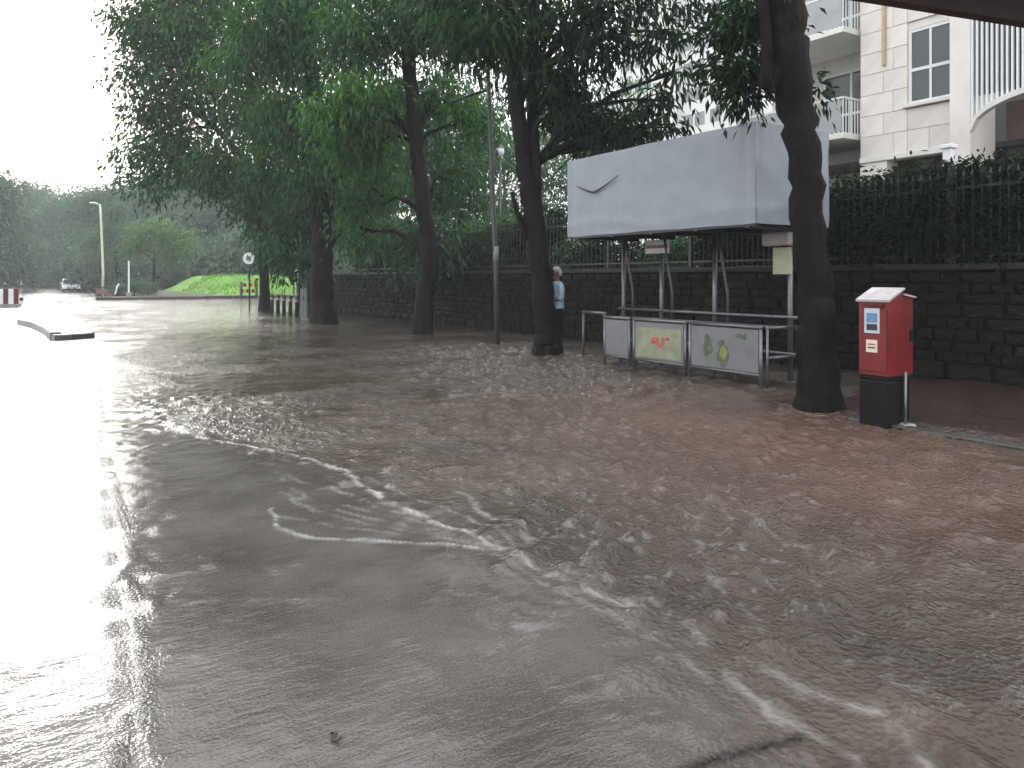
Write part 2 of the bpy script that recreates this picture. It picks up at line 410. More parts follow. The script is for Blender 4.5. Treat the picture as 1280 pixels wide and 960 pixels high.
nm = nd(t, 'ShaderNodeTexNoise'); nm.inputs['Scale'].default_value = 1.7; nm.inputs['Detail'].default_value = 6; t.links.new(geo.outputs['Position'], nm.inputs['Vector'])
av = nd(t, 'ShaderNodeMath', operation='MULTIPLY_ADD'); av.inputs[1].default_value = .5; t.links.new(ng.outputs['Fac'], av.inputs[0])
hf = nd(t, 'ShaderNodeMath', operation='MULTIPLY'); hf.inputs[1].default_value = .5; t.links.new(nm.outputs['Fac'], hf.inputs[0]); t.links.new(hf.outputs[0], av.inputs[2])
rf_ = nd(t, 'ShaderNodeValToRGB')
rf_.color_ramp.elements[0].position = .38; rf_.color_ramp.elements[0].color = (.050, .043, .039, 1)
rf_.color_ramp.elements[1].position = .62; rf_.color_ramp.elements[1].color = (.112, .101, .095, 1)
t.links.new(av.outputs[0], rf_.inputs['Fac'])
c0 = mixc(attr('deep'), rf_.outputs['Color'], rp.outputs['Color'])
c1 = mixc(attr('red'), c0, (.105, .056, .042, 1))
c1 = mixc(attr('crack'), c1, (.008, .007, .007, 1))
c2 = mixc(attr('foam'), c1, (.50, .49, .48, 1))
t.links.new(c2, b.inputs['Base Color'])
ra = nd(t, 'ShaderNodeMapRange'); ra.inputs['To Min'].default_value = .05; ra.inputs['To Max'].default_value = .5
t.links.new(attr('foam'), ra.inputs['Value']); t.links.new(ra.outputs['Result'], b.inputs['Roughness'])
b.inputs['IOR'].default_value = 1.36
# fine relief: wind ripples, rain pitting
mp = nd(t, 'ShaderNodeMapping'); mp.inputs['Scale'].default_value = (1, .55, 1); mp.inputs['Rotation'].default_value = (0, 0, R(35))
t.links.new(geo.outputs['Position'], mp.inputs['Vector'])
na = nd(t, 'ShaderNodeTexNoise'); na.inputs['Scale'].default_value = 16; na.inputs['Detail'].default_value = 3
t.links.new(mp.outputs['Vector'], na.inputs['Vector'])
vo = nd(t, 'ShaderNodeTexVoronoi'); vo.inputs['Scale'].default_value = 34
t.links.new(geo.outputs['Position'], vo.inputs['Vector'])
nb = nd(t, 'ShaderNodeTexNoise'); nb.inputs['Scale'].default_value = 70; nb.inputs['Detail'].default_value = 2
t.links.new(geo.outputs['Position'], nb.inputs['Vector'])
mpf = nd(t, 'ShaderNodeMapping'); mpf.inputs['Scale'].default_value = (.5, 1.3, 1); mpf.inputs['Rotation'].default_value = (0, 0, R(-4))
t.links.new(geo.outputs['Position'], mpf.inputs['Vector'])
nf = nd(t, 'ShaderNodeTexNoise'); nf.inputs['Scale'].default_value = 15; nf.inputs['Detail'].default_value = 4; nf.inputs['Roughness'].default_value = .6
t.links.new(mpf.outputs['Vector'], nf.inputs['Vector'])
v2 = nd(t, 'ShaderNodeTexVoronoi'); v2.inputs['Scale'].default_value = 8; t.links.new(geo.outputs['Position'], v2.inputs['Vector'])
sp = nd(t, 'ShaderNodeSeparateColor'); t.links.new(v2.outputs['Color'], sp.inputs[0])
def M(op, a, b_=None):
    q = nd(t, 'ShaderNodeMath', operation=op)
    if op == 'MULTIPLY_ADD': q.inputs[2].default_value = .27
    for i_, v_ in enumerate((a, b_)):
        if v_ is None: continue
        if isinstance(v_, (int, float)): q.inputs[i_].default_value = v_
        else: t.links.new(v_, q.inputs[i_])
    return q.outputs[0]
rr_ = M('MULTIPLY', sp.outputs[0], .34)
ring = M('MAXIMUM', M('SUBTRACT', 1.0, M('ABSOLUTE', M('DIVIDE', M('SUBTRACT', v2.outputs['Distance'], rr_), .07))), 0.0)
ring = M('MULTIPLY', ring, M('GREATER_THAN', sp.outputs[1], .8))
ma = nd(t, 'ShaderNodeMath', operation='MULTIPLY'); ma.inputs[1].default_value = .55; t.links.new(vo.outputs['Distance'], ma.inputs[0])
mb = nd(t, 'ShaderNodeMath', operation='ADD'); t.links.new(na.outputs['Fac'], mb.inputs[0]); t.links.new(ma.outputs[0], mb.inputs[1])
mc = nd(t, 'ShaderNodeMath', operation='MULTIPLY_ADD'); mc.inputs[1].default_value = .35; t.links.new(nb.outputs['Fac'], mc.inputs[0]); t.links.new(mb.outputs[0], mc.inputs[2])
hd_ = M('MULTIPLY', mc.outputs[0], attr('rip'))
film = M('ADD', M('MULTIPLY', nf.outputs['Fac'], M('MULTIPLY_ADD', attr('farw'), 1.1)), M('MULTIPLY', nb.outputs['Fac'], .075))
dp_ = attr('deep')
mxh = M('ADD', M('MULTIPLY', hd_, dp_), M('MULTIPLY', film, M('SUBTRACT', 1.0, dp_)))
tot = M('ADD', M('ADD', mxh, M('MULTIPLY', M('MULTIPLY', nb.outputs['Fac'], attr('joint')), .55)), M('MULTIPLY', ring, .032))
bp = nd(t, 'ShaderNodeBump'); bp.inputs['Strength'].default_value = .8; bp.inputs['Distance'].default_value = .016
t.links.new(tot, bp.inputs['Height']); t.links.new(bp.outputs['Normal'], b.inputs['Normal'])
me.materials.append(m)
o = bpy.data.objects.new('flood_water', me); COL.objects.link(o); struct(o)

# ---- pavement along the wall, barely awash near the post box, drowned farther on
KX = 7.62
def pave_z(X, Y):
    return .035 + .05*(fbm(X*1.5, Y*1.5)-.5) + .045*sstep(9, 11.4, X) - .15*sstep(5.4, 8.2, Y) - .05*(X < KX + .16)
me, _, _ = gridmesh('pavement', np.arange(KX, 11.6, .12), np.arange(-3, 40, .14), pave_z)
o = bpy.data.objects.new('pavement', me); COL.objects.link(o); struct(o)
me.materials.append(mat('wet_red_pavement', (.032, .018, .015), .28, .55, 2.2, .7, 18))
kr = bpy.data.objects.new('kerb', None); COL.objects.link(kr); struct(kr); kr.location = (KX, 0, 0)
for i in range(13):
    q = MB().box((-.075, -.29, -.15), (.075, .29, .045), .015)
    if i < 3: kms = [q.mesh('kerb_stone') for _ in range(1)]; 
    if i == 0: KM = kms[0]; KM.materials.append(KERB)
    y = -.6 + .6*i
    piece('kerb_stone', KM, kr, (random.uniform(-.012,.012), y, -.012 - .10*float(sstep(4.6, 7.0, y)) + random.uniform(-.012,.008)), (random.uniform(-.01,.01), random.uniform(-.03,.03), random.uniform(-.015,.015)))
# garden ground behind the wall, verge across the junction
me, _, _ = gridmesh('garden_ground', np.linspace(11.7, 70, 30), np.linspace(-30, 39, 36), lambda x, y: .38 + .05*vnoise(x, y))
o = bpy.data.objects.new('garden_ground', me); COL.objects.link(o); struct(o); me.materials.append(mat('garden_soil', (.05,.055,.03), .7, .5, 1.5, .4, 14))
me, _, _ = gridmesh('verge', np.linspace(7.0, 75, 40), np.linspace(60.2, 140, 40), lambda x, y: .16 + .05*vnoise(x*.5, y*.5))
o = bpy.data.objects.new('verge', me); COL.objects.link(o); struct(o); me.materials.append(mat('verge_soil', (.06,.065,.035), .7, .5, .6))

# grass bank across the junction
def bank_z(X, Y):
    u = sstep(12, 15.5, X) * (1 - sstep(44, 60, X)); v = sstep(63, 68, Y)*(1 - sstep(86, 98, Y))
    step = .75*sstep(63.2, 65.2, Y) + .75*sstep(72, 74.5, Y)
    return .0 + u*step*(1-sstep(86,98,Y))*1.12 + .06*vnoise(X*1.5, Y*1.5)
me, Xb, Yb = gridmesh('grass_bank', np.linspace(11, 61, 90), np.linspace(62.5, 98, 70), bank_z)
o = bpy.data.objects.new('grass_bank', me); COL.objects.link(o); struct(o)
me.materials.append(mat('bank_turf', (.13, .26, .035), .8, .4, .8, .5, 10))
# blades on the bank
n = 16000
gx = rng.uniform(12.5, 50, n); gy = rng.uniform(62.8, 80, n); gz = bank_z(gx, gy)
kp = gz > .12; gx, gy, gz = gx[kp], gy[kp], gz[kp]; n = len(gx)
ang = rng.uniform(0, 6.28, n); w = .05; h = rng.uniform(.10, .22, n)
A = np.stack([gx - w*np.cos(ang), gy - w*np.sin(ang), gz-.02], 1); B_ = np.stack([gx + w*np.cos(ang), gy + w*np.sin(ang), gz-.02], 1)
C_ = np.stack([gx + rng.normal(0,.05,n), gy + rng.normal(0,.05,n), gz + h], 1)
V = np.stack([A, B_, C_], 1).reshape(-1, 3)
me = fastmesh('grass', V, [np.arange(3*n).reshape(-1, 3)])
a = me.attributes.new('tint', 'FLOAT', 'POINT'); a.data.foreach_set('value', np.repeat(rng.random(n), 3).astype(np.float32))
me.materials.append(GRASSM)
o = bpy.data.objects.new('grass', me); COL.objects.link(o); o['kind'] = 'stuff'; o['label'] = 'bright green grass covering the stepped bank across the junction'; o['category'] = 'grass'

# ================================================================== TREES
def leaves(centers, spread, per, L, Wd, droop, tint0, seed, org):
    r = np.random.default_rng(seed); nC = len(centers)
    C = np.repeat(centers, per, 0); T = np.repeat(tint0, per); n = len(C)
    off = r.normal(size=(n, 3)) * np.array([1, 1, .75]) * spread
    off[:, 2] -= np.abs(off[:, 2]) * droop * .5
    Pp = C + off
    D = off / (np.linalg.norm(off, axis=1, keepdims=True) + 1e-6) * .8 + r.normal(size=(n, 3)) * .45
    D[:, 2] -= droop
    D /= np.linalg.norm(D, axis=1, keepdims=True) + 1e-6
    Sd = np.cross(D, r.normal(size=(n, 3)) * .7 + np.array([0, 0, 1.0])); Sd /= np.linalg.norm(Sd, axis=1, keepdims=True) + 1e-6
    N = np.cross(Sd, D); l = (L * r.uniform(.6, 1.25, n))[:, None]; w = (Wd * r.uniform(.7, 1.25, n))[:, None]
    v0 = Pp; v2 = Pp + D*l - np.array([0, 0, 1]) * l*.12; v1 = Pp + D*l*.45 + Sd*w*.5 + N*w*.18; v3 = Pp + D*l*.45 - Sd*w*.5 + N*w*.18
    V = np.stack([v0, v1, v2, v3], 1).reshape(-1, 3) - np.array(org)
    i = np.arange(n) * 4
    F3 = np.concatenate([np.stack([i, i+1, i+2], 1), np.stack([i, i+2, i+3], 1)])
    tint = np.clip(T + r.normal(size=n)*.13, 0, 1)
    return V, F3, np.repeat(tint, 4)
def nz3(p, s): return fbm(p[:,0]*s + p[:,2]*s*.73, p[:,1]*s - p[:,2]*s*.61, 3)
def crown_pts(blobs, seed, gap=.42, gs=.55):
    r = np.random.default_rng(seed); out = []; tint = []
    for c, rad, n, tb in blobs:
        m = int(n*1.8); d = r.normal(size=(m, 3)); d /= np.linalg.norm(d, axis=1, keepdims=True)
        q = np.array(c) + d * (r.random(m)**.45)[:, None] * np.array(rad)
        keep = nz3(q + seed, gs) > gap*(.8 + .4*r.random(m)); q = q[keep][:n]; d = d[keep][:n]
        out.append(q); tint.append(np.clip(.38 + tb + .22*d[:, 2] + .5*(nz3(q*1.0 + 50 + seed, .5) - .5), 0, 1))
    return np.concatenate(out), np.concatenate(tint)
def make_tree(name, label, base, trunk, blobs, leaf, L, Wd, per, spread, droop, group=None, seed=1, bark=None, cat='tree', gap=.40, gs=.55, twigs=7, trunk_n=28):
    """trunk: list of polylines [(point, radius)...]; blobs: (centre, radii, clumps, tint shift)"""
    bark = bark or BARK
    root = thing(name, label, cat, tuple(base), group); r = np.random.default_rng(seed)
    for j, path in enumerate(trunk):
        pts = [np.array(p) for p, _ in path]; rd = [q for _, q in path]
        # densify with a little wander
        P2, R2 = [], []
        for a in range(len(pts)-1):
            k = 9
            for s in range(k):
                f = s/k; q = pts[a]*(1-f) + pts[a+1]*f
                amp = .10*rd[a] if (a, s) != (0, 0) else 0
                P2.append(q + r.normal(size=3)*amp*(1 if a else .2)); R2.append((rd[a]*(1-f) + rd[a+1]*f)*(1 + (.22*(1-f)**2 if a == 0 else 0)))
        P2.append(pts[-1]); R2.append(rd[-1])
        MB().tube(P2, R2, trunk_n, True, .07, seed+j).build('trunk' if j == 0 else 'stem', bark, root, smooth=True)
    allp = np.concatenate([np.array([p for p, _ in path[1:]]) for path in trunk])
    allr = np.concatenate([np.array([q for _, q in path[1:]]) for path in trunk])
    C, T = crown_pts(blobs, seed, gap, gs)
    for bi, (c, rad, n, tb) in enumerate(blobs):
        c = np.array(c, float)
        cost = np.linalg.norm(allp - c, axis=1) + 1.2*np.maximum(0, allp[:, 2] - c[2] + .2)
        k = int(np.argmin(cost)); a = allp[k]; ln = np.linalg.norm(c - a)
        if ln < .05: continue
        mid = (a + c)/2 + np.array([0, 0, .12*ln]) + r.normal(size=3)*.05*ln
        r0 = min(allr[k]*.6, .03 + .018*ln)
        q1 = (a + mid)/2 + np.array([0,0,.04*ln]); q2 = (mid + c)/2 + r.normal(size=3)*.04*ln
        lim = MB(); lim.tube([a, q1, mid, q2, c], [r0, r0*.85, r0*.65, r0*.45, r0*.28], 6, True, .04, bi)
        idx = np.where(np.linalg.norm((C - c)/np.array(rad), axis=1) < 1.15)[0]
        if len(idx):
            for g in r.choice(idx, min(twigs, len(idx)), replace=False):
                s = mid*.35 + c*.65; e = C[g]; mm = (s+e)/2 + np.array([0,0,.06*np.linalg.norm(e-s)])
                lim.tube([s, mm, e], [r0*.35, r0*.22, r0*.1], 4, False)
        lim.build('limb', bark, root, smooth=True)
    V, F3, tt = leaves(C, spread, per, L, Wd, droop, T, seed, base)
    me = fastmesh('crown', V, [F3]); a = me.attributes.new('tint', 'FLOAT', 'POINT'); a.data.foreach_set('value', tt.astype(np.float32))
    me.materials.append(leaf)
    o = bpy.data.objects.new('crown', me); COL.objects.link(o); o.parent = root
    return root
def bl(px, py, d, rpx, n, tb=0.0, flat=.8, dep=1.0):     # a foliage mass from its place and size
    rr = rpx/F*d; return (P(px, py, d), (rr, rr*dep, rr*flat), n, tb)
def base_of(px, py, z=-.12):
    g = G(px, py); return np.array([g[0], g[1], z])

# T1: dark thick trunk between shelter and post box
b1 = base_of(1025, 512); d1 = F*H/(512-HY)
make_tree('street_tree', 'thick dark leaning trunk with reddish base between bus shelter and red post box', b1,
  [[(b1, .27), (P(1024,470,d1), .235), (P(1017,360,d1), .20), (P(1003,200,d1), .185), (P(985,60,d1), .21), (P(972,-60,d1), .19), (P(962,-260,d1+.3), .15)],
   [(P(985,70,d1), .10), (P(960,110,d1-.1), .075), (P(958,60,d1-.1), .07), (P(950,-60,d1), .05)]],
  [bl(912,30,d1+.9,34,16), bl(935,85,d1+.6,32,17), bl(895,90,d1+1,18,6), bl(928,122,d1+.7,16,5), bl(945,20,d1+.3,36,18),
   bl(1020,110,d1+.5,13,3), bl(930,-60,d1+1,80,50), bl(1000,-190,d1+.5,150,90,.05), bl(1130,-230,d1+1,130,60), bl(880,-220,d1+1.5,110,50)],
  LEAF_BIG, .15, .055, 34, .17, .55, seed=11, bark=BARK_RED, gap=.36, gs=1.6, group=None)
# T2: forked trunk where the person shelters
b2 = base_of(683, 443); d2 = F*H/(443-HY)
make_tree('street_tree', 'forked dark trunk beside the person in the pale blue shirt', b2,
  [[(b2, .27), (P(683,420,d2), .235), (P(676,340,d2), .22), (P(668,270,d2), .205), (P(655,205,d2), .15), (P(643,110,d2), .16), (P(636,10,d2), .165), (P(632,-130,d2), .10)],
   [(P(669,275,d2), .13), (P(669,205,d2+.1), .12), (P(664,100,d2+.2), .10), (P(668,-10,d2+.3), .09), (P(690,-140,d2+.5), .06)],
   [(P(660,300,d2), .06), (P(645,262,d2), .05), (P(640,240,d2), .03)]],
  [bl(620,40,d2,62,50,.25), bl(585,20,d2+.5,42,26,.35), bl(690,40,d2+.5,55,42), bl(725,95,d2,44,18), bl(740,30,d2-.5,46,18), bl(790,50,d2-.5,36,8), bl(765,150,d2,36,15,-.05),
   bl(838,40,d2-1,28,5), bl(830,125,d2-.7,26,6), bl(842,155,d2-.7,14,3), bl(800,165,d2-.4,26,8,-.05), bl(745,165,d2+.2,30,12), bl(690,110,d2+.3,40,30), bl(720,150,d2,30,14), bl(835,0,d2-1,36,6),
   bl(850,90,d2-.8,16,3), bl(640,-45,d2,80,60,.1), bl(760,-30,d2-.5,60,30,.1), bl(570,-35,d2+1,50,26)],
  LEAF_BIG, .29, .07, 26, .22, 1.0, seed=21, gap=.40, gs=1.2)
# T3: single leaning trunk
b3 = base_of(527, 418); d3 = F*H/(418-HY)
make_tree('street_tree', 'slim bent dark trunk rising from the flood in front of the stone wall', b3,
  [[(b3, .27), (P(530,380,d3), .25), (P(538,325,d3), .26), (P(531,270,d3), .21), (P(521,180,d3), .19), (P(511,80,d3), .19), (P(503,-20,d3), .18), (P(495,-150,d3), .11)],
   [(P(508,60,d3), .10), (P(540,10,d3), .08), (P(575,-60,d3), .06)]],
  [bl(455,45,d3,62,70,.05), bl(480,130,d3+1,45,40,.1), bl(560,45,d3+.5,52,45), bl(545,120,d3+1.5,34,22), bl(500,-30,d3,70,70,.1), bl(590,-20,d3,55,40,.1), bl(440,-60,d3,75,60,.12), bl(520,20,d3-1,50,40), bl(455,185,d3+.5,42,36,.3), bl(422,150,d3-.5,34,34,.28), bl(455,125,d3-.8,42,36,.24), bl(470,245,d3+1.5,36,26,.1), bl(445,285,d3+2,30,18), bl(585,150,d3+1,34,22,.1), bl(570,215,d3+2,30,16)],
  LEAF, .23, .075, 34, .30, .9, seed=31, gap=.36, gs=.9)
# T4: thick trunk with hanging foliage
b4 = base_of(404, 404); d4 = F*H/(404-HY)
make_tree('street_tree', 'stout dark trunk with drooping foliage behind the utility cabinet', b4,
  [[(b4, .45), (P(405,380,d4), .38), (P(402,300,d4), .34), (P(400,230,d4), .31), (P(392,130,d4), .27), (P(385,20,d4), .2), (P(380,-80,d4), .12)],
   [(P(403,280,d4), .2), (P(428,215,d4), .17), (P(440,140,d4), .13), (P(455,40,d4), .09)],
   [(P(404,320,d4), .1), (P(436,270,d4+.4), .11), (P(423,215,d4+.6), .09)]],
  [bl(400,40,d4,85,110), bl(330,70,d4+1,70,80,.08), bl(440,110,d4,60,60,.1), bl(420,190,d4-.5,48,45,.0), bl(370,140,d4,62,70), bl(350,205,d4+.5,48,45,-.1), bl(395,230,d4-.6,40,30,-.1), bl(375,270,d4+1,34,24,-.12), bl(360,30,d4-1,70,70,.05),
   bl(400,-50,d4,80,80,.1), bl(320,-40,d4,70,60,.1), bl(460,220,d4,40,26), bl(350,310,d4+2,26,14,-.05), bl(385,330,d4+2,22,10,-.1)],
  LEAF, .25, .085, 36, .36, .95, seed=41, gap=.40, gs=.7, group=None)
# T5: thin trunk at the junction, broad crown
b5 = base_of(331, 389); d5 = F*H/(389-HY)
make_tree('street_tree', 'broad crowned tree on a thin straight trunk at the junction corner by the bollards', b5,
  [[(b5, .26), (P(331,360,d5), .22), (P(328,310,d5), .20), (P(325,230,d5), .22), (P(318,140,d5), .2), (P(300,30,d5), .15), (P(290,-50,d5), .1)],
   [(P(325,220,d5), .15), (P(270,160,d5), .12), (P(215,120,d5), .08)]],
  [bl(212,60,d5,52,76), bl(200,130,d5,42,52,-.05), bl(176,195,d5,30,34), bl(225,190,d5+1,50,60,-.02), bl(270,110,d5,62,80,.08), bl(255,30,d5,65,85,.15), bl(225,0,d5,58,66), bl(290,205,d5-1,45,50,.05), bl(320,150,d5,50,60), bl(172,25,d5,24,26,-.1), bl(168,90,d5,18,12,-.1),
   bl(330,250,d5+1,40,46,-.12), bl(335,270,d5+1,24,16,-.1), bl(355,285,d5+2,34,30,-.1), bl(340,60,d5+1,60,60), bl(185,225,d5+1,26,20), bl(260,215,d5,30,24), bl(345,325,d5+3,20,12,-.05), bl(250,-40,d5,65,60,.1), bl(330,-40,d5,65,50,.1)],
  LEAF, .30, .12, 38, .50, .8, seed=51, gap=.41, gs=.45)
# trees of the garden behind the wall
GT = [ # px, d, top py, crown blobs, label, bark
 ('slender pale trunked garden tree behind the stone wall', 492, 33, BARK_PALE, [(470,210,60,60),(500,150,60,60),(520,220,45,40),(455,140,50,40)]),
 ('bushy mid green garden tree behind the bent street trunk', 560, 35, BARK, [(560,190,60,60),(585,250,48,46),(545,265,45,40),(575,120,60,55),(600,180,40,36)]),
 ('loose pale green garden tree behind the forked street trunk', 640, 40, BARK_PALE, [(630,200,55,45),(650,260,48,40),(600,290,40,30),(690,210,40,36)]),
 ('hazy tall tree rising behind the white bus shelter roof', 735, 46, BARK, [(735,175,55,60),(700,150,50,50),(770,205,48,46),(720,240,50,50),(760,130,50,46),(700,285,40,30)]),
 ('dark leafy garden tree above the wall behind the stout trunk', 452, 41, BARK, [(450,260,55,55),(480,290,40,36),(430,290,45,40),(440,200,60,60),(415,245,40,36),(400,170,60,50)]),
 ('tall pale crowned tree deep in the garden behind the lantern', 615, 58, BARK, [(610,150,75,70),(560,200,70,60),(660,190,70,60),(520,140,70,60),(600,250,70,60),(680,260,60,50),(700,120,50,40)]),
 ('wide misty tree deep in the garden behind the bent trunk', 480, 62, BARK, [(470,180,80,70),(520,250,70,60),(440,250,70,60),(500,110,70,60)]),
 ('short bushy tree just over the wall beside the forked trunk', 585, 26, BARK, [(540,290,34,28),(590,300,36,28),(620,300,30,20),(500,300,34,24)]),
]
for i, (lab, px, d, bk, bs) in enumerate(GT):
    q = P(px, 347, d); gb = np.array([q[0], q[1], .38])
    ty = min(b_[1] for b_ in bs)
    make_tree('garden_tree', lab, gb, [[(gb, .2), (P(px-3, 330, d), .17), (P(px-8, 270, d), .14), (P(px-10, ty+20, d), .07)]],
      [bl(a_, b_, d + ((k*37) % 5 - 2), c_, n_, .05*((k % 3)-1)) for k, (a_, b_, c_, n_) in enumerate(bs)],
      LEAF_GARDEN, .30, .11, 34, .45, .7, seed=60+i, bark=bk, gap=.29, gs=.5, group='garden trees behind the wall', trunk_n=9)
# dark shrubs over the wall between the trunks
yy_ = 8.9; i = 0
while yy_ < 33:
    gb = np.array([12.7 + random.uniform(-.25,.25), yy_, .38]); hh = random.uniform(2.2, 3.0) if yy_ < 13 else random.uniform(2.3, 3.5)
    c = gb + np.array([0, 0, hh-.38]); k_ = 1 if yy_ < 14 else .75
    make_tree('shrub', 'dark leafy shrub growing against the iron fence behind the bus shelter' if yy_ < 13 else 'dark leafy shrub showing over the stone wall between the street trunks', gb,
      [[(gb, .06), (gb + np.array([.05,0,.8]), .05), (c, .03)]], [(c - np.array([0,0,.35]), (.6, .85, .55), int(60*k_), .05), (c - np.array([0,0,1.1]), (.65, .95, .7), int(65*k_), -.08), (gb + np.array([0,0,.6]), (.55, .85, .6), int(30*k_), -.1)],
      LEAF_DARK if i % 3 else LEAF, .17, .065, 30, .2, .5, seed=90+i, group='shrubs behind the bus shelter' if yy_ < 13 else 'shrubs along the garden wall', cat='shrub', gap=.25, gs=1.5, trunk_n=6)
    yy_ += random.uniform(1.1, 1.5); i += 1
# hedge shrubs behind the iron fence
HG = [(1092,7.9,1.25,.95),(1140,7.2,1.35,.9),(1190,6.55,1.45,.95),(1240,5.95,1.45,.95),(1290,5.3,1.5,1.0),(1340,4.4,1.5,1.0)]
for i, (px, Yw, hh, rr) in enumerate(HG):
    gb = np.array([12.55, Yw, .38])
    make_tree('hedge_shrub', 'dense dark hedge shrub filling the iron fence behind the red post box', gb,
      [[(gb, .05), (gb + np.array([0,.03,.7]), .045), (gb + np.array([.05,0,1.5]), .03)]],
      [((12.2, Yw, 1.1), (.45, rr*.75, .6), 40, -.1), ((12.05, Yw, 2.15), (.55, rr*.8, .5), 85, 0), ((12.1, Yw+.1, 2.7), (.5, rr*.8, .5), 85, .05), ((12.2, Yw-.1, 3.05), (.3, rr*.7, .25), 25, .2)],
      LEAF_DARK, .13, .05, 40, .16, .4, seed=120+i, group='hedge shrubs behind the fence', cat='shrub', gap=.25, gs=1.8, trunk_n=6)
# far trees round the junction: a few crowns shared between individuals
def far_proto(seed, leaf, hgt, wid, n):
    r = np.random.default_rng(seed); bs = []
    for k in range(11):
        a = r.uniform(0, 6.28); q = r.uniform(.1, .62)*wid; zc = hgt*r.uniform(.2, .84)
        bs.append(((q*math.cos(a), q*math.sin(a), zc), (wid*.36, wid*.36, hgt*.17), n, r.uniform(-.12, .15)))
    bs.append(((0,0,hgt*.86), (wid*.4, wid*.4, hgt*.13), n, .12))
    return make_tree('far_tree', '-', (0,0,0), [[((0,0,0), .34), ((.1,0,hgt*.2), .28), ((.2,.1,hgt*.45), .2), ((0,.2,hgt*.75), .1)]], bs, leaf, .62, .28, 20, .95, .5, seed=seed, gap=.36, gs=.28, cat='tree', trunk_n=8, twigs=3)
protos = [far_proto(201, LEAF_FAR_HAZED, 17, 8.5, 75), far_proto(202, LEAF_FAR_HAZED, 15, 7.5, 70), far_proto(203, LEAF_FAR_HAZED, 18, 7.0, 75)]
def copy_tree(o, loc, rz, sc, label, group=None):
    c = o.copy(); COL.objects.link(c); c.location = loc; c.rotation_euler = (0, 0, rz); c.scale = (sc, sc, sc)
    c['label'] = label
    if group: c['group'] = group
    for ch in o.children:
        k = ch.copy(); COL.objects.link(k); k.parent = c
    return c
FT = [(-35,108,0,1.05),(-5,92,1,.95),(40,150,0,1.2),(75,140,2,1.0),(105,128,1,1.05),(140,118,0,.95),(175,122,2,1.0),(215,112,1,1.1),(255,106,0,1.0),(300,112,2,.95),(345,104,1,1.0),(385,98,0,.9),(430,94,2,.85),(60,190,1,1.3),(20,200,0,1.3),(-60,150,2,1.2),(120,180,2,1.2)]
for i, (px, d, k, sc) in enumerate(FT):
    q = P(px, 347, d); sc *= 1.0
    loc = (q[0], q[1], .1); lab = 'tall misty grey green tree in the wood beyond the flooded junction'
    if i < 3:
        pr = protos[k] if not protos[k].get('used') else None
    pr = protos[k]
    if not pr.get('used'):
        pr['used'] = 1; pr.location = loc; pr.scale = (sc, sc, sc); pr.rotation_euler = (0, 0, i*1.3); pr['label'] = lab; pr['group'] = 'far trees beyond the junction'
    else: copy_tree(pr, loc, i*1.37, sc, lab, 'far trees beyond the junction')
for pr in protos:
    del pr['used']
for o in bpy.data.objects:
    if o.get('used') is not None: del o['used']
ub = [((0,0,1.6), (3.2,3.2,1.7), 70, -.05), ((1.6,.6,2.6), (2.2,2.2,1.6), 45, 0), ((-1.6,-.4,2.9), (2.2,2.2,1.7), 45, .05)]
up = make_tree('undergrowth_shrub', 'dim undergrowth shrub filling the gap below the misty trees', (0,0,0), [[((0,0,0), .12), ((.1,0,1), .09), ((0,.1,2.2), .05)]], ub, LEAF_FAR_HAZED, .5, .22, 18, .6, .4, seed=230, gap=.25, gs=.5, cat='shrub', trunk_n=6, group='undergrowth beyond the junction')
for i, px in enumerate(range(-60, 470, 17)):
    d = 101 + 14*math.sin(i*2.1); q = P(px, 347, d); sc = 1.25 + .3*math.sin(i*1.7)
    if px < 118 and px > -10: d = 165 + 10*math.sin(i); q = P(px, 347, d); sc *= 1.7
    loc = (q[0], q[1], .05)
    if i == 0: up.location = loc; up.scale = (sc, sc, sc)
    else: copy_tree(up, loc, i*1.1, sc, up['label'], 'undergrowth beyond the junction')
# small lime green tree and a tall slender one by the lamp
q = P(192, 347, 70); gb = np.array([q[0], q[1], .15])
make_tree('small_tree', 'small bright green round tree near the far street lamp', gb, [[(gb, .16), (P(193,330,70), .13), (P(193,305,70), .08)]],
  [bl(178,298,70,24,34,.05), bl(205,300,70,24,34,.1), bl(192,288,70,20,26,.2), bl(228,298,70.5,18,20,.3), bl(165,312,70,16,16), bl(215,318,70,20,20,-.1)],
  LEAF_LIME, .34, .14, 26, .5, .5, seed=301, gap=.3, gs=.4, trunk_n=8)
q = P(146, 347, 78); gb = np.array([q[0], q[1], .15])
make_tree('small_tree', 'slender upright grey green tree right behind the far street lamp', gb, [[(gb, .16), (P(146,320,78), .13), (P(146,270,78), .08)]],
  [bl(146,262,78,16,26,.05), bl(140,290,78,20,34), bl(156,300,78,20,30), bl(138,320,78,20,30,-.1), bl(120,300,79,20,28,-.1), bl(120,330,79,18,20,-.1)],
  LEAF_FAR_HAZED, .34, .14, 28, .5, .5, seed=302, gap=.3, gs=.4, trunk_n=8)
for i, (px, py, d, rr) in enumerate([(168,358,58,14),(185,360,60,12),(150,362,57,9)]):
    q = P(px, 347, d); gb = np.array([q[0], q[1], .1])
    make_tree('planter_shrub', 'low dark shrub on the traffic island at the junction', gb, [[(gb, .04), (P(px, py, d), .02)]], [bl(px, py, d, rr, 34, -.05)], LEAF_FAR_HAZED, .18, .08, 26, .25, .4, seed=320+i, group='shrubs on the traffic island', cat='shrub', gap=.2, trunk_n=6)

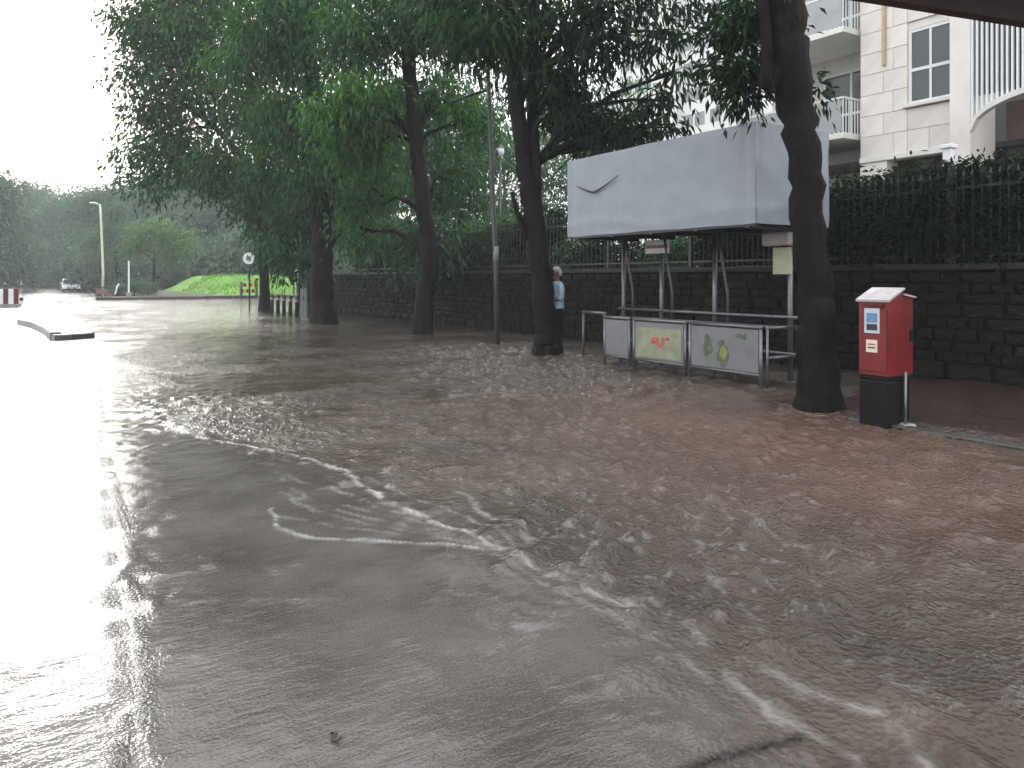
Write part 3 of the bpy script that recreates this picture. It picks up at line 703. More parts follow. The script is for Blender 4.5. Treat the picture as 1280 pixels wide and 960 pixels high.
# ================================================================== BOUNDARY WALL AND FENCE
WX, WT = 11.5, 1.76
bw = thing('boundary_wall', 'long dark stone boundary wall with coping behind the bus shelter', 'wall', (WX, 3, -.12))
MB().box((WX+.03, 0.5, -.3), (WX+.30, 38, WT-.1)).build('wall_core', MORTAR, bw)
stones = []
for v in range(6):
    r = random.Random(v); bm_ = MB(); n = 7
    prof = []
    # rough faced block with chipped corners: front polygon, shallow pyramid relief
    ww, hh = 1.0, 1.0
    fr = [(-.5+r.uniform(0,.10), -.5+r.uniform(0,.08)), (0+r.uniform(-.1,.1), -.5+r.uniform(0,.05)), (.5-r.uniform(0,.10), -.5+r.uniform(0,.08)), (.5-r.uniform(0,.05), .5-r.uniform(0,.12)), (r.uniform(-.15,.15), .5-r.uniform(0,.05)), (-.5+r.uniform(0,.05), .5-r.uniform(0,.12))]
    V = [(0.12, a, b_) for a, b_ in fr] + [(-.01-r.uniform(0,.012), a*.95, b_*.93) for a, b_ in fr] + [(-.035-r.uniform(0,.02), r.uniform(-.15,.15), r.uniform(-.15,.15))]
    k = len(fr); Fs = [(i, (i+1) % k, k+(i+1) % k, k+i) for i in range(k)] + [(k+i, k+(i+1) % k, 2*k) for i in range(k)]
    me = MB().add(V, Fs).mesh('stone'); me.materials.append(STONE); stones.append(me)
z = -.12; rows = []
while z < WT - .16:
    hgt = random.uniform(.14, .34); hgt = min(hgt, WT - .12 - z); rows.append((z, hgt)); z += hgt
far = MB(); cnt = 0
for (z, hgt) in rows:
    y = .6 + random.uniform(0, .3)
    while y < 37.8:
        w_ = random.uniform(.2, .7); me = random.choice(stones)
        loc = (WX, y + w_/2, z + hgt/2)
        vis = 4.6 < y < 24
        sc = (1, w_*.97, hgt*.95)
        if 4.8 < y < 21.5 and cnt < 285 and z > -.05 and (y < 9.5 or 10.9 < y):
            piece('stone', me, bw, (0, loc[1]-3, loc[2]+.12), scale=sc); cnt += 1
        else:
            far.add([(v.co.x*sc[0]+loc[0], v.co.y*sc[1]+loc[1], v.co.z*sc[2]+loc[2]) for v in me.vertices], [tuple(p.vertices) for p in me.polygons])
        y += w_
o = far.build('stones', STONE, bw); o['kind'] = 'stuff'
y = .5
while y < 37.9:
    MBc = MB().box((WX-.05, y+.004, WT-.1), (WX+.36, min(y+1.2, 38)-.004, WT + .02*random.uniform(-.4, .4)), .012)
    MBc.build('coping_stone', COPE, bw); y += 1.2
# iron fence on the wall
fn = thing('iron_fence', 'black iron bar fence standing on the stone boundary wall', 'fence', (WX+.17, 3, WT))
me = MB().tube([(0,0,-.03),(0,0,1.25)], .011, 5).tube([(0,0,1.25),(0,0,1.29),(0,0,1.38)], [.011,.026,.002], 5).mesh('bar'); me.materials.append(IRON)
y = 3.6; k = 0
while y < 30:
    piece('bar', me, fn, (0, y-3, 0), (random.uniform(-.01,.01), 0, 0)); y += .125 if y < 14 else .16
for zr in (.12, 1.12):
    MB().box((WX+.15, 3.5, WT+zr-.018), (WX+.19, 30.1, WT+zr+.018)).build('rail', IRON, fn)
for y in np.arange(3.5, 30.2, 2.65):
    MB().box((WX+.135, y-.035, WT-.02), (WX+.205, y+.035, WT+1.42)).build('post', IRON, fn)

# ================================================================== BUS SHELTER
FX, Y0, Y1 = 8.4, 7.04, 11.32; ZB, ZT = 2.29, 3.68; BXX = 10.0
bs = thing('bus_shelter', 'steel bus shelter with a pale sheet wrapped round its deep roof board', 'bus shelter', (9.3, 9.2, -.12))
# wrapped fascia: front and two ends, wrinkled
def wrap(pA, pB, z0a, z1a, nu, nv, seed, amp):
    V = []; Fs = []
    A = np.array(pA); B = np.array(pB); d = (B-A)/np.linalg.norm(B-A); nrm = np.array([d[1], -d[0]])
    rs = np.random.default_rng(seed); L_ = np.linalg.norm(B-A)
    for j in range(nv+1):
        for i in range(nu+1):
            u = i/nu; v = j/nv; q = A + (B-A)*u
            x_ = u*L_; zc = z0a + (z1a-z0a)*v
            w_ = amp*(fbm(np.array([x_*1.2+seed]), np.array([v*3.0 + x_*.7]))[0]-.5)
            w_ += amp*.3*math.exp(-((v-.12-.05*math.sin(x_*2))/.05)**2) - amp*.5*math.exp(-((u-.035)/.012)**2) - amp*.5*math.exp(-((u-.955)/.012)**2)
            w_ *= 1 if 0 < v < 1 else .2
            zc += (.004*math.sin(x_*2.3+seed) - .004*math.sin(x_*5.1)) * (1 if j in (0, nv) else .4)
            V.append((q[0]+nrm[0]*w_, q[1]+nrm[1]*w_, zc))
    for j in range(nv):
        for i in range(nu): a = j*(nu+1)+i; Fs.append((a, a+1, a+nu+2, a+nu+1))
    return V, Fs
MB().add(*wrap((FX, Y1), (FX, Y0), ZB, ZT, 70, 22, 3, .03)).build('wrapped_sheet', SHEET, bs, smooth=True)
MB().add(*wrap((FX, Y0), (BXX, Y0), ZB, ZT, 30, 22, 8, .03)).build('wrapped_sheet', SHEET, bs, smooth=True)
MB().add(*wrap((BXX, Y1), (FX, Y1), ZB, ZT, 30, 22, 14, .05)).build('wrapped_sheet', SHEET, bs, smooth=True)
MB().add(*wrap((BXX, Y0), (BXX, Y1), ZB, ZT, 40, 12, 19, .04)).build('wrapped_sheet', SHEET, bs, smooth=True)
MB().box((FX+.04, Y0+.04, ZB+.02), (BXX-.04, Y1-.04, ZB+.08)).build('ceiling_panel', STEEL_DK, bs)
MB().box((FX+.03, Y0+.03, ZT-.08), (BXX-.03, Y1-.03, ZT-.02)).build('roof_panel', SHEET, bs)
for y in np.linspace(Y0+.2, Y1-.2, 5):
    MB().box((FX+.06, y-.03, ZB-.05), (BXX-.06, y+.03, ZB+.02)).build('roof_beam', STEEL_DK, bs)
MB().box((FX+.05, Y0+.05, ZB-.03), (FX+.12, Y1-.05, ZB+.02)).build('roof_edge_beam', STEEL_DK, bs)
# sagging slit in the sheet
yA = onX(722, FX)[0]; yB = onX(775, FX)[0]; tA = onX(748, FX)[1]
slit = MB(); cols = []
for i in range(13):
    u = i/12; y = yA + (yB-yA)*u; s = 1 - (abs(u-.44)/(.44 if u < .44 else .56))**1.35
    zc = zz(228, tA) - .17*s + .10*max(0, u-.44); th = .005 + .014*s
    x = FX - .03 - .006
    cols.append(((x, y, zc-th), (x-.004, y, zc+th)))
V = [p for c in cols for p in c]; V2 = [(p[0]-.006, p[1], p[2]) for p in V]
n_ = len(V); Fs = [(2*i, 2*i+2, 2*i+3, 2*i+1) for i in range(12)]
slit.add(V+V2, Fs + [tuple(n_+k for k in f) for f in Fs] + [(2*i, 2*i+2, n_+2*i+2, n_+2*i) for i in range(12)] + [(2*i+1, 2*i+3, n_+2*i+3, n_+2*i+1) for i in range(12)])
slit.build('sagging_slit', DARKIN, bs)
PX = 9.62
for y in (7.42, 8.9, 10.15, 11.18):
    MB().tube([(PX, y, -.15), (PX, y, ZB+.02)], .042, 10).build('post', STEEL, bs, smooth=True)
    if y > 8:
        MB().tube([(PX-.05, y-.32, -.15), (PX-.05, y-.32, 1.3), (PX-.10, y-.26, 1.8), (PX-.12, y-.20, ZB)], .028, 8).build('curved_post', STEEL_DK, bs, smooth=True)
for zr, rr in ((.96, .026), (.80, .026), (.42, .022)):
    MB().tube([(PX-.06, 7.2, zr), (PX-.06, 11.25, zr)], rr, 8).build('back_rail', STEEL, bs, smooth=True)
sg = MB().box((PX-.12, 9.85, 1.98), (PX-.09, 10.45, 2.22), .006).build('stop_sign_board', PAPER, bs)
MB().box((PX-.126, 9.87, 2.07), (PX-.122, 10.43, 2.13)).build('red_stripe', PRED, bs, parent=sg)
MB().box((PX-.25, 7.25, 2.02), (PX-.07, 7.75, 2.22), .02).build('light_box', mat('pinkish_box', (.34,.28,.27), .5, .2, 5), bs)
MB().box((PX-.10, 7.34, 1.60), (PX-.075, 7.66, 2.0), .004).build('notice_board', mat('pale_green_notice', (.36,.38,.24), .5, .2, 6), bs)
# bench under the roof
bn = thing('shelter_bench', 'narrow steel bench under the bus shelter roof', 'bench', (9.2, 9.2, -.12))
for k in range(3): MB().box((9.08+.09*k, 7.9, .40), (9.15+.09*k, 11.0, .425), .006).build('seat_slat', STEEL_DK, bn)
for y in (8.1, 9.45, 10.8): MB().tube([(9.2, y, -.15), (9.2, y, .40)], .03, 8).build('leg', STEEL_DK, bn)

# front railing with poster panels
RX = 8.75
rl = [(10.02, 10.68, None), (8.70, 9.90, 'poster'), (7.24, 8.60, 'blots')]
labs = ['short blank grey panel barrier before the bus shelter', 'grey panel barrier with a cream poster and red blotches before the bus shelter', 'wide grey panel barrier with two dark green blots before the bus shelter']
for i, (ya, yb, kind) in enumerate(rl):
    rt = thing('panel_barrier', labs[i], 'barrier', (RX, (ya+yb)/2, -.12), 'panel barriers before the bus shelter')
    for y in (ya, yb):
        MB().tube([(RX, y, -.15), (RX, y, .84)], .026, 8).build('leg', STEEL, rt, smooth=True)
    MB().tube([(RX, ya-.026, .845), (RX, yb+.026, .845)], .03, 8).build('top_rail', STEEL, rt, smooth=True)
    MB().tube([(RX, ya, .17), (RX, yb, .17)], .024, 8).build('bottom_rail', STEEL, rt, smooth=True)
    pn = MB().box((RX-.012, ya+.035, .20), (RX+.012, yb-.035, .81)).build('panel', PANEL, rt)
    if kind == 'poster':
        MB().box((RX-.017, ya+.08, .235), (RX-.0135, yb-.07, .72)).build('poster', POSTER, rt, parent=pn)
        r = random.Random(4)
        for (cy, cz, w_, h_) in [(9.42,.50,.05,.10),(9.36,.55,.10,.04),(9.33,.49,.04,.11),(9.25,.44,.09,.05),(9.19,.53,.04,.11),(9.12,.50,.12,.06),(9.08,.56,.05,.05),(9.3,.40,.16,.03)]:
            V = [(cy + w_*math.cos(a)*(1+r.uniform(-.3,.3)), cz + h_*.6*math.sin(a)*(1+r.uniform(-.3,.3))) for a in np.linspace(0, 6.28, 9)[:-1]]
            x0 = RX-.0185 - r.uniform(0,.001); MB().prism(V, x0, x0-.001, axis='x').build('print_mark', PRED if w_ < .11 else mat('poster_olive', (.25,.22,.10), .5, .3, 9), rt, parent=pn)
    if kind == 'blots':
        r = random.Random(9)
        for (cy, cz, w_, h_, mm) in [(8.22,.50,.10,.15,PGREEN),(8.24,.64,.05,.07,PGREEN),(7.93,.40,.12,.16,PGREEN),(7.95,.56,.06,.08,PGREEN),(7.92,.44,.07,.09,mat('poster_olive2', (.20,.18,.05), .5, .3, 9)),(7.62,.70,.09,.035,PGREEN),(7.52,.69,.03,.05,PGREEN)]:
            V = [(cy + w_*math.cos(a)*(1+r.uniform(-.35,.35)), cz + h_*math.sin(a)*(1+r.uniform(-.35,.35))) for a in np.linspace(0, 6.28, 12)[:-1]]
            x0 = RX-.0135 - r.uniform(0,.002); MB().prism(V, x0, x0-.0015, axis='x').build('print_mark', mm, rt, parent=pn)
# queue rail beyond the last panel, hoop on the left
qr = thing('queue_rail', 'bare steel queue rail joining the last panel barrier to the shelter post', 'railing', (9.2, 7.2, -.12))
for zr in (.84, .42): MB().tube([(RX+.04, 7.18, zr), (PX-.1, 7.12, zr)], .024, 8).build('rail', STEEL, qr, smooth=True)
MB().tube([(PX-.09, 7.12, -.15), (PX-.09, 7.12, .87)], .026, 8).build('leg', STEEL, qr, smooth=True)
MB().tube([(RX+.06, 7.18, -.15), (RX+.06, 7.18, .87)], .022, 8).build('leg', STEEL, qr, smooth=True)
hp = thing('hoop_rail', 'steel hoop rail at the end of the bus shelter nearest the forked trunk', 'railing', (9.35, 11.8, -.12))
for y in (12.08, 11.42): MB().tube([(9.35, y, -.15), (9.35, y, .86)], .026, 8).build('leg', STEEL, hp, smooth=True)
MB().tube([(9.35, 12.11, .87), (9.35, 11.39, .87)], .028, 8).build('top_bar', STEEL, hp, smooth=True)

# ================================================================== RED POST BOX
c = G(1106, 530); bx, by = c[0]+.02, c[1]; z0, z1 = .53, 1.30
pb = thing('post_box', 'red post box pair with sky sheen coloured into its roof and two stickers on a black stand', 'post box', (bx, by, -.12))
BW = .33
xa, xm, xb = bx-.22, bx+.03, bx+.24; ya, yb = by-BW/2, by+BW/2
MB().prism([(xa, z0), (xm, z0), (xm, z1+.10), (xm-.05, z1+.115), (xa, z1)], ya, yb).build('front_box', RED, pb)
rf = MB().prism([(xa-.03, z1-.003), (xm+.012, z1+.125), (xm+.012, z1+.145), (xa-.034, z1+.02)], ya-.02, yb+.02).build('roof_cap', mat('wet_sky_sheen_cap', (.38,.34,.34), .22, .3, 6), pb)  # pale colour carries the sky's reflection on the wet lid
MB().prism([(xm+.005, z0+.0), (xb, z0+.0), (xb, z1+.03), (xm+.005, z1+.06)], ya+.01, yb-.01).build('rear_box', RED_DK, pb)
MB().prism([(xm+.014, z1+.063), (xb+.025, z1+.033), (xb+.025, z1+.05), (xm+.014, z1+.085)], ya-.015, yb+.015).build('rear_roof_cap', mat('wet_pink_sheen_cap', (.42,.28,.29), .2, .3, 6), pb)  # rear lid likewise paled, sky sheen put into its colour
MB().box((xa-.012, ya+.015, z0+.04), (xa-.001, yb-.015, z1-.08), .004).build('door', RED, pb)
MB().box((xa-.03, ya+.05, z1-.055), (xa-.001, yb-.05, z1-.025), .004).build('slot_hood', RED_DK, pb)
n1_ = MB().box((xa-.0165, by-.075, z1-.33), (xa-.0125, by+.095, z1-.07)).build('notice', mat('notice_grey_blue', (.42,.46,.52), .4, .15, 9), pb)
MB().box((xa-.0185, by-.05, z1-.22), (xa-.0170, by+.07, z1-.12)).build('printed_picture', BLUEP, pb, parent=n1_)
MB().box((xa-.0185, by-.05, z1-.30), (xa-.0170, by+.07, z1-.235)).build('printed_picture', DARKIN, pb, parent=n1_)
n2_ = MB().box((xa-.0165, by-.05, z1-.53), (xa-.0125, by+.075, z1-.40)).build('label_plate', mat('cream_label', (.6,.52,.42), .5, .1, 8), pb)
MB().box((xa-.018, by-.03, z1-.49), (xa-.017, by+.055, z1-.475)).build('printed_line', DARKIN, pb, parent=n2_)
MB().box((xa-.018, by-.03, z1-.455), (xa-.017, by+.055, z1-.44)).build('printed_line', PRED, pb, parent=n2_)
MB().box((xa+.005, ya+.005, z0-.05), (xb-.02, yb-.005, z0-.002), .01).build('stand_tray', BLACKP, pb)
MB().box((xa-.01, ya+.0, -.15), (xm-.02, yb-.0, z0-.052), .015).build('stand', BLACKP, pb)
MB().box((xm+.03, ya+.03, -.15), (xb-.02, yb-.03, z0-.052), .012).build('stand', BLACKP, pb)
MB().tube([(xm+.0, ya-.03, -.15), (xm+.0, ya-.03, z0+.04)], .017, 8).build('pole', STEEL, pb, smooth=True)
MB().box((xm-.09, ya-.11, -.15), (xm+.09, ya+.05, .03), .02).build('pole_footing', CONC, pb)
MB().box((xb-.06, ya-.004, z0+.35), (xb-.02, ya+.008, z0+.47), .003).build('hasp', BLACKP, pb)

# ================================================================== PERSON
pp = G(691, 446, .0); 
def person(loc, yaw):
    root_loc = (loc[0], loc[1], -.12)
    def xf(p): 
        x, y, z = p; return (loc[0] + x*math.cos(yaw) - y*math.sin(yaw), loc[1] + x*math.sin(yaw) + y*math.cos(yaw), (z - .10)*1.07)
    def tb(mb, pts, rad, n=10): mb.tube([xf(p) for p in pts], rad, n)
    # local frame: +x forward, +y left; height about 1.74
    body = MB()
    body.ball(xf((.035, 0, 1.645)), (.078, .078, .108), 14, 10)
    tb(body, [(.0,0,1.43),(.012,0,1.50),(.025,0,1.58)], [.062,.054,.056])
    tb(body, [(.10,0,1.665),(.128,0,1.635),(.112,0,1.615)], [.010,.017,.010], 6)   # nose
    tb(body, [(.095,0,1.565),(.085,0,1.545)], [.03,.034], 8)                        # chin
    tb(body, [(.106,.025,1.597),(.110,0,1.595),(.106,-.025,1.597)], [.008,.011,.008], 6)
    for s in (1,-1): body.ball(xf((.03, s*.082, 1.64)), (.022, .012, .032), 8, 6)
    for s in (1,-1):
        # folded forearms across the chest with hands, five fingers each
        tb(body, [(.02, s*.20, 1.16),(.11, s*.14, 1.13),(.19, s*.02, 1.17)], [.042,.038,.028])
        hx, hy, hz = .20, s*-.01, 1.175
        body.ball(xf((hx, hy, hz)), (.022, .04, .036), 8, 6)
        for k in range(4):
            zq = hz + .026 - .017*k; ln = (.062,.07,.066,.052)[k]
            tb(body, [(hx, hy - s*.03, zq),(hx+.004, hy - s*(.03+ln*.55), zq-.003),(hx-.012, hy - s*(.03+ln), zq-.006)], [.0095,.009,.0075], 6)
        tb(body, [(hx, hy+s*.01, hz+.03),(hx+.012, hy-s*.01, hz+.055),(hx+.012, hy-s*.03, hz+.066)], [.011,.0095,.008], 6)
    tb(body, [(0,0,1.46),(0,0,1.2),(0,0,.95)], [.06,.085,.085], 12)
    for s in (1,-1): tb(body, [(.0, s*.09, .95),(.0, s*.10, .5),(-.02, s*.10, .12)], [.07,.05,.035])
    rt = thing('person', 'person in a pale blue shirt, black trousers and grey cap standing behind the forked trunk', 'person', root_loc)
    def rm(o, vs):
        md = o.modifiers.new('remesh', 'REMESH'); md.mode = 'VOXEL'; md.voxel_size = vs; md.use_smooth_shade = True
        sm = o.modifiers.new('smooth', 'SMOOTH'); sm.factor = .5; sm.iterations = 2
    o = body.build('body', SKIN, rt, smooth=True); rm(o, .0075)
    for s in (1,-1):
        MB().ball(xf((.106, s*.03, 1.652)), (.008,.013,.008), 8, 6).build('eye', DARKIN, rt, smooth=True)
    sh = MB()
    tb(sh, [(0,0,1.475),(0,0,1.43)], [.075,.12], 14)
    prof_ = [(.90,.10,.12),(.90,.135,.165),(1.0,.128,.155),(1.1,.125,.15),(1.2,.128,.155),(1.32,.13,.165),(1.40,.115,.165),(1.45,.085,.11),(1.48,.06,.07)]
    V = [xf((rx*math.cos(a), ry*math.sin(a), zq)) for zq, rx, ry in prof_ for a in np.linspace(0, 2*math.pi, 17)[:-1]]
    sh.add(V, [(i*16+k, i*16+(k+1) % 16, (i+1)*16+(k+1) % 16, (i+1)*16+k) for i in range(len(prof_)-1) for k in range(16)] + [tuple(range(16)), tuple((len(prof_)-1)*16+k for k in range(15,-1,-1))])
    for s in (1,-1):
        tb(sh, [(.0, s*.15, 1.41),(.0, s*.205, 1.33),(.01, s*.215, 1.17),(.05, s*.19, 1.135)], [.066,.062,.058,.054])
    o = sh.build('shirt', SHIRT, rt, smooth=True); rm(o, .014)
    tr = MB()
    for s in (1,-1): tb(tr, [(.0, s*.075, .95),(.01, s*.09, .72),(.015, s*.095, .48),(-.005, s*.10, .25),(-.01, s*.10, .06)], [.105,.095,.078,.072,.076], 12)
    for zq in (.96, .88): tr.ball(xf((0,0,zq)), (.125,.158,.09), 12, 8)
    o = tr.build('trousers', TROUS, rt, smooth=True); rm(o, .014)
    for s in (1,-1):
        q = MB(); q.ball(xf((.05, s*.10, .06)), (.13,.05,.045), 10, 8); q.build('shoe', BLACKP, rt, smooth=True)
    cp = MB(); cp.ball(xf((.022, 0, 1.695)), (.092,.088,.075), 14, 10); cp.ball(xf((-.03,0,1.64)), (.06,.082,.085), 12, 8)
    tb(cp, [(.07,0,1.70),(.12,0,1.69),(.15,0,1.68)], [.03,.02,.008], 8)
    o = cp.build('cap', HAIRG, rt, smooth=True); rm(o, .010)
pl = P(697, 400, 15.75)
person((pl[0], pl[1]), math.radians(168))

# ================================================================== STREET POLES, SIGN, BOLLARDS, CABINET
c = base_of(622, 431); dp = F*H/(431-HY)
tp = thing('utility_pole', 'slender grey pole standing in the flood beside the forked trunk', 'pole', tuple(c))
MB().tube([c, P(620,330,dp), P(615,220,dp), P(611,110,dp), P(607,-60,dp)], [.065,.058,.052,.046,.04], 10).build('shaft', mat('pole_grey', (.045,.045,.045), .5, .4, 6, .2, 30, streak=6), tp, smooth=True)
q = P(620, 320, dp); MB().tube([q + np.array([0,0,-.10]), q + np.array([0,0,.22])], .066, 10).build('pale_band', CONC, tp, smooth=True)
q = P(613, 112, dp); MB().tube([q, P(590,118,dp), P(563,128,dp)], [.035,.03,.025], 6).build('side_arm', IRON, tp, smooth=True)
# garden lantern
q = P(625, 347, 30); lt = thing('garden_lantern', 'pale garden lantern on a thin post behind the grey pole', 'lamp', (q[0], q[1], .38))
MB().tube([(q[0], q[1], .38), P(625,200,30)], .045, 8).build('post', STEEL, lt)
tq = P(625, 196, 30); MB().tube([tq, tq+np.array([0,0,.18]), tq+np.array([0,0,.36])], [.10,.17,.15], 10).build('lantern_glass', WHITEP, lt, smooth=True)
MB().tube([tq+np.array([0,0,.36]), tq+np.array([0,0,.48])], [.2,.03], 10).build('lantern_cap', IRON, lt)
# small wall light things: round sign
ds = 35.2; q = P(311, 347, ds); sn = thing('round_sign', 'round white traffic sign on a dark post by the thin junction trunk', 'sign', (q[0], q[1], -.12))
MB().tube([(q[0]+.05, q[1]+.08, -.12), (q[0]+.05, q[1]+.08, 3.05)], .04, 8).build('post', IRON, sn)
cc = P(311, 323, ds); nrm = -FW
def disc(cc, rad, th, m, nm, par=None, n=20, off=0.0):
    a = cc - FW*off; return MB().tube([a, a - FW*th], rad, n).build(nm, m, sn, parent=par)
dk = disc(cc, .27, .02, WHITEP, 'sign_face')
MB().box((cc[0]-.36, cc[1]-.0, cc[2]-.4), (cc[0]+.36, cc[1]+.03, cc[2]+.5)).v
disc(cc, .31, .015, IRON, 'backing_plate', off=-.03)
disc(cc, .11, .006, mat('sign_grey', (.12,.12,.14), .5, .2, 6), 'symbol', par=dk, off=.023)
# bollards
for i, px in enumerate((340, 347.5, 355, 363, 371)):
    g = G(px, 390 + i*1.2); bb = thing('bollard', 'short dark bollard in the row beside the thin junction trunk', 'bollard', (g[0], g[1], -.12), 'bollards at the junction corner')
    MB().tube([(g[0], g[1], -.15), (g[0], g[1], .72), (g[0], g[1], .78), (g[0], g[1], .80)], [.085,.075,.07,.03], 10).build('shaft', IRON, bb, smooth=True)
    MB().tube([(g[0], g[1], .56), (g[0], g[1], .66)], .082, 10).build('band', CONC, bb)
g0 = G(340, 390); g1 = G(371, 395)
ch = thing('bollard_rail', 'thin rail running along the tops of the dark bollards', 'railing', (g0[0], g0[1], .8))
MB().tube([(g0[0], g0[1], .815), (g1[0], g1[1], .815)], .02, 6).build('rail', STEEL_DK, ch)
# utility cabinet
g = G(388, 399); cb = thing('utility_cabinet', 'dark green utility cabinet beside the stout street trunk', 'cabinet', (g[0], g[1], -.12))
gx_, gy_ = g[0], g[1]
CG = mat('dark_green_enamel', (.02,.035,.03), .5, .4, 4)
MB().box((gx_-.25, gy_-.42, .02), (gx_+.25, gy_+.42, 1.45), .02).build('body', CG, cb)
MB().box((gx_-.28, gy_-.45, 1.452), (gx_+.28, gy_+.45, 1.50), .01).build('top', CG, cb)
for s in (-1, 1):
    dd = MB().box((gx_-.265, gy_+(-.39 if s < 0 else .01), .1), (gx_-.253, gy_+(-.01 if s < 0 else .39), 1.4), .004).build('door', CG, cb)
    MB().box((gx_-.285, gy_+s*.05-.012, .7), (gx_-.266, gy_+s*.05+.012, .85)).build('handle', STEEL_DK, cb, parent=dd)
MB().box((gx_-.23, gy_-.40, -.15), (gx_+.23, gy_+.40, .018)).build('plinth', CONC, cb)
g = G(371, 394); pst = thing('marker_post', 'pale grey post with a small plate between bollards and cabinet', 'post', (g[0], g[1], -.12))
MB().tube([(g[0], g[1], -.15), (g[0], g[1], 3.6)], .045, 8).build('shaft', CONC, pst)
MB().box((g[0]-.03, g[1]-.16, 1.15), (g[0]+.03, g[1]+.16, 2.1), .01).build('plate', mat('plate_grey', (.30,.31,.31), .5, .2, 6), pst)
# yellow-black barricade
g = G(311, 373); yb_ = thing('striped_barricade', 'small yellow and black barricade in front of the grass bank', 'barricade', (g[0], g[1], -.1))
for s in (-.55, .55): MB().box((g[0]+s-.04, g[1]-.25, -.15), (g[0]+s+.04, g[1]+.25, 1.25), .01).build('leg', IRON, yb_)
for j, zq in enumerate((.55, 1.0)):
    for k in range(6): MB().box((g[0]-.6+.2*k+.003, g[1]-.03, zq-.12), (g[0]-.4+.2*k-.003, g[1]+.03, zq+.12)).build('stripe', YELLOW if (k+j) % 2 else IRON, yb_)

# far street lamp, thin white post, island
g = G(128, 371); ld = F*H/(371-HY)
sl = thing('street_lamp', 'tall pale yellow street lamp at the flooded junction', 'street lamp', (g[0], g[1], -.1))
MB().tube([(g[0], g[1], -.15), P(129,340,ld), P(126,270,ld), P(125,256,ld)], [.12,.10,.085,.08], 8).build('mast', LAMPP, sl, smooth=True)
a = P(125, 256, ld); e = P(117, 254, ld)
hd = MB().tube([a, e], [.05,.05], 6).build('arm', LAMPP, sl)
MB().ball(e, (.32,.2,.09), 10, 6).build('lamp_head', LAMPP, sl, smooth=True)
g = G(161, 374.5); wp = thing('white_post', 'thin white post standing on the traffic island', 'post', (g[0], g[1], -.1))
MB().tube([(g[0], g[1], -.15), P(161,326,F*H/(374.5-HY))], .06, 8).build('shaft', WHITEP, wp)
MB().box((g[0]-.16, g[1]-.16, -.15), (g[0]+.16, g[1]+.16, .5), .02).build('footing', mat('pinkish_concrete', (.3,.24,.23), .6, .2, 4), wp)
# island kerbs (across the junction)
ik = bpy.data.objects.new('island_kerb', None); COL.objects.link(ik); struct(ik); ik.location = (5, 59.4, 0)
for i in range(34):
    if i == 0:
        km = MB().box((-.49, -.14, -.15), (.49, .14, .20), .03).mesh('kerb_stone'); km.materials.append(KERBRED)
    piece('kerb_stone', km, ik, (-.4 + i*1.0, .02*math.sin(i), random.uniform(-.03,.03)))
me, _, _ = gridmesh('traffic_island', np.linspace(4.2, 39, 50), np.linspace(59.42, 63.2, 8), lambda x, y: .14 + .06*vnoise(x, y))
o = bpy.data.objects.new('traffic_island', me); COL.objects.link(o); struct(o); me.materials.append(mat('island_soil', (.10,.085,.07), .6, .5, 1.2, .3, 8))
# handcart-like heap of goods on the island: a rider on a parked scooter seen far off
def scooter(g):
    s = thing('parked_scooter', 'small scooter with pale leg shield parked beside the far street lamp', 'scooter', (g[0], g[1], -.1))
    x, y = g[0], g[1]
    for dx in (-.62, .62):
        w_ = MB().tube([(x+dx, y-.06, .12), (x+dx, y+.06, .12)], .24, 14).build('wheel', RUBBER, s)
        MB().tube([(x+dx, y-.065, .12), (x+dx, y+.065, .12)], .12, 10).build('rim', STEEL, s, parent=w_)
    MB().prism([(x-.75,.40),(x-.2,.28),(x+.35,.28),(x+.45,.42),(x-.1,.44),(x-.15,.72),(x-.85,.76)], y-.15, y+.15).build('body', mat('scooter_maroon', (.20,.10,.09), .35, .2, 4), s)
    MB().prism([(x+.35,.3),(x+.45,.3),(x+.62,1.0),(x+.52,1.02)], y-.22, y+.22).build('leg_shield', WHITEP, s)
    MB().box((x-.80, y-.14, .765), (x-.12, y+.14, .84), .03).build('seat', BLACKP, s)
    MB().tube([(x+.55,y-.32,1.12),(x+.57,y,1.08),(x+.55,y+.32,1.12)], .025, 6).build('handlebar', IRON, s)
    MB().tube([(x+.50,y,.2),(x+.57,y,1.08)], .04, 6).build('steering_column', IRON, s)
    MB().ball((x+.64,y,1.02), (.08,.1,.09), 8, 6).build('headlight', CHROME, s)
scooter(G(136, 373.5))

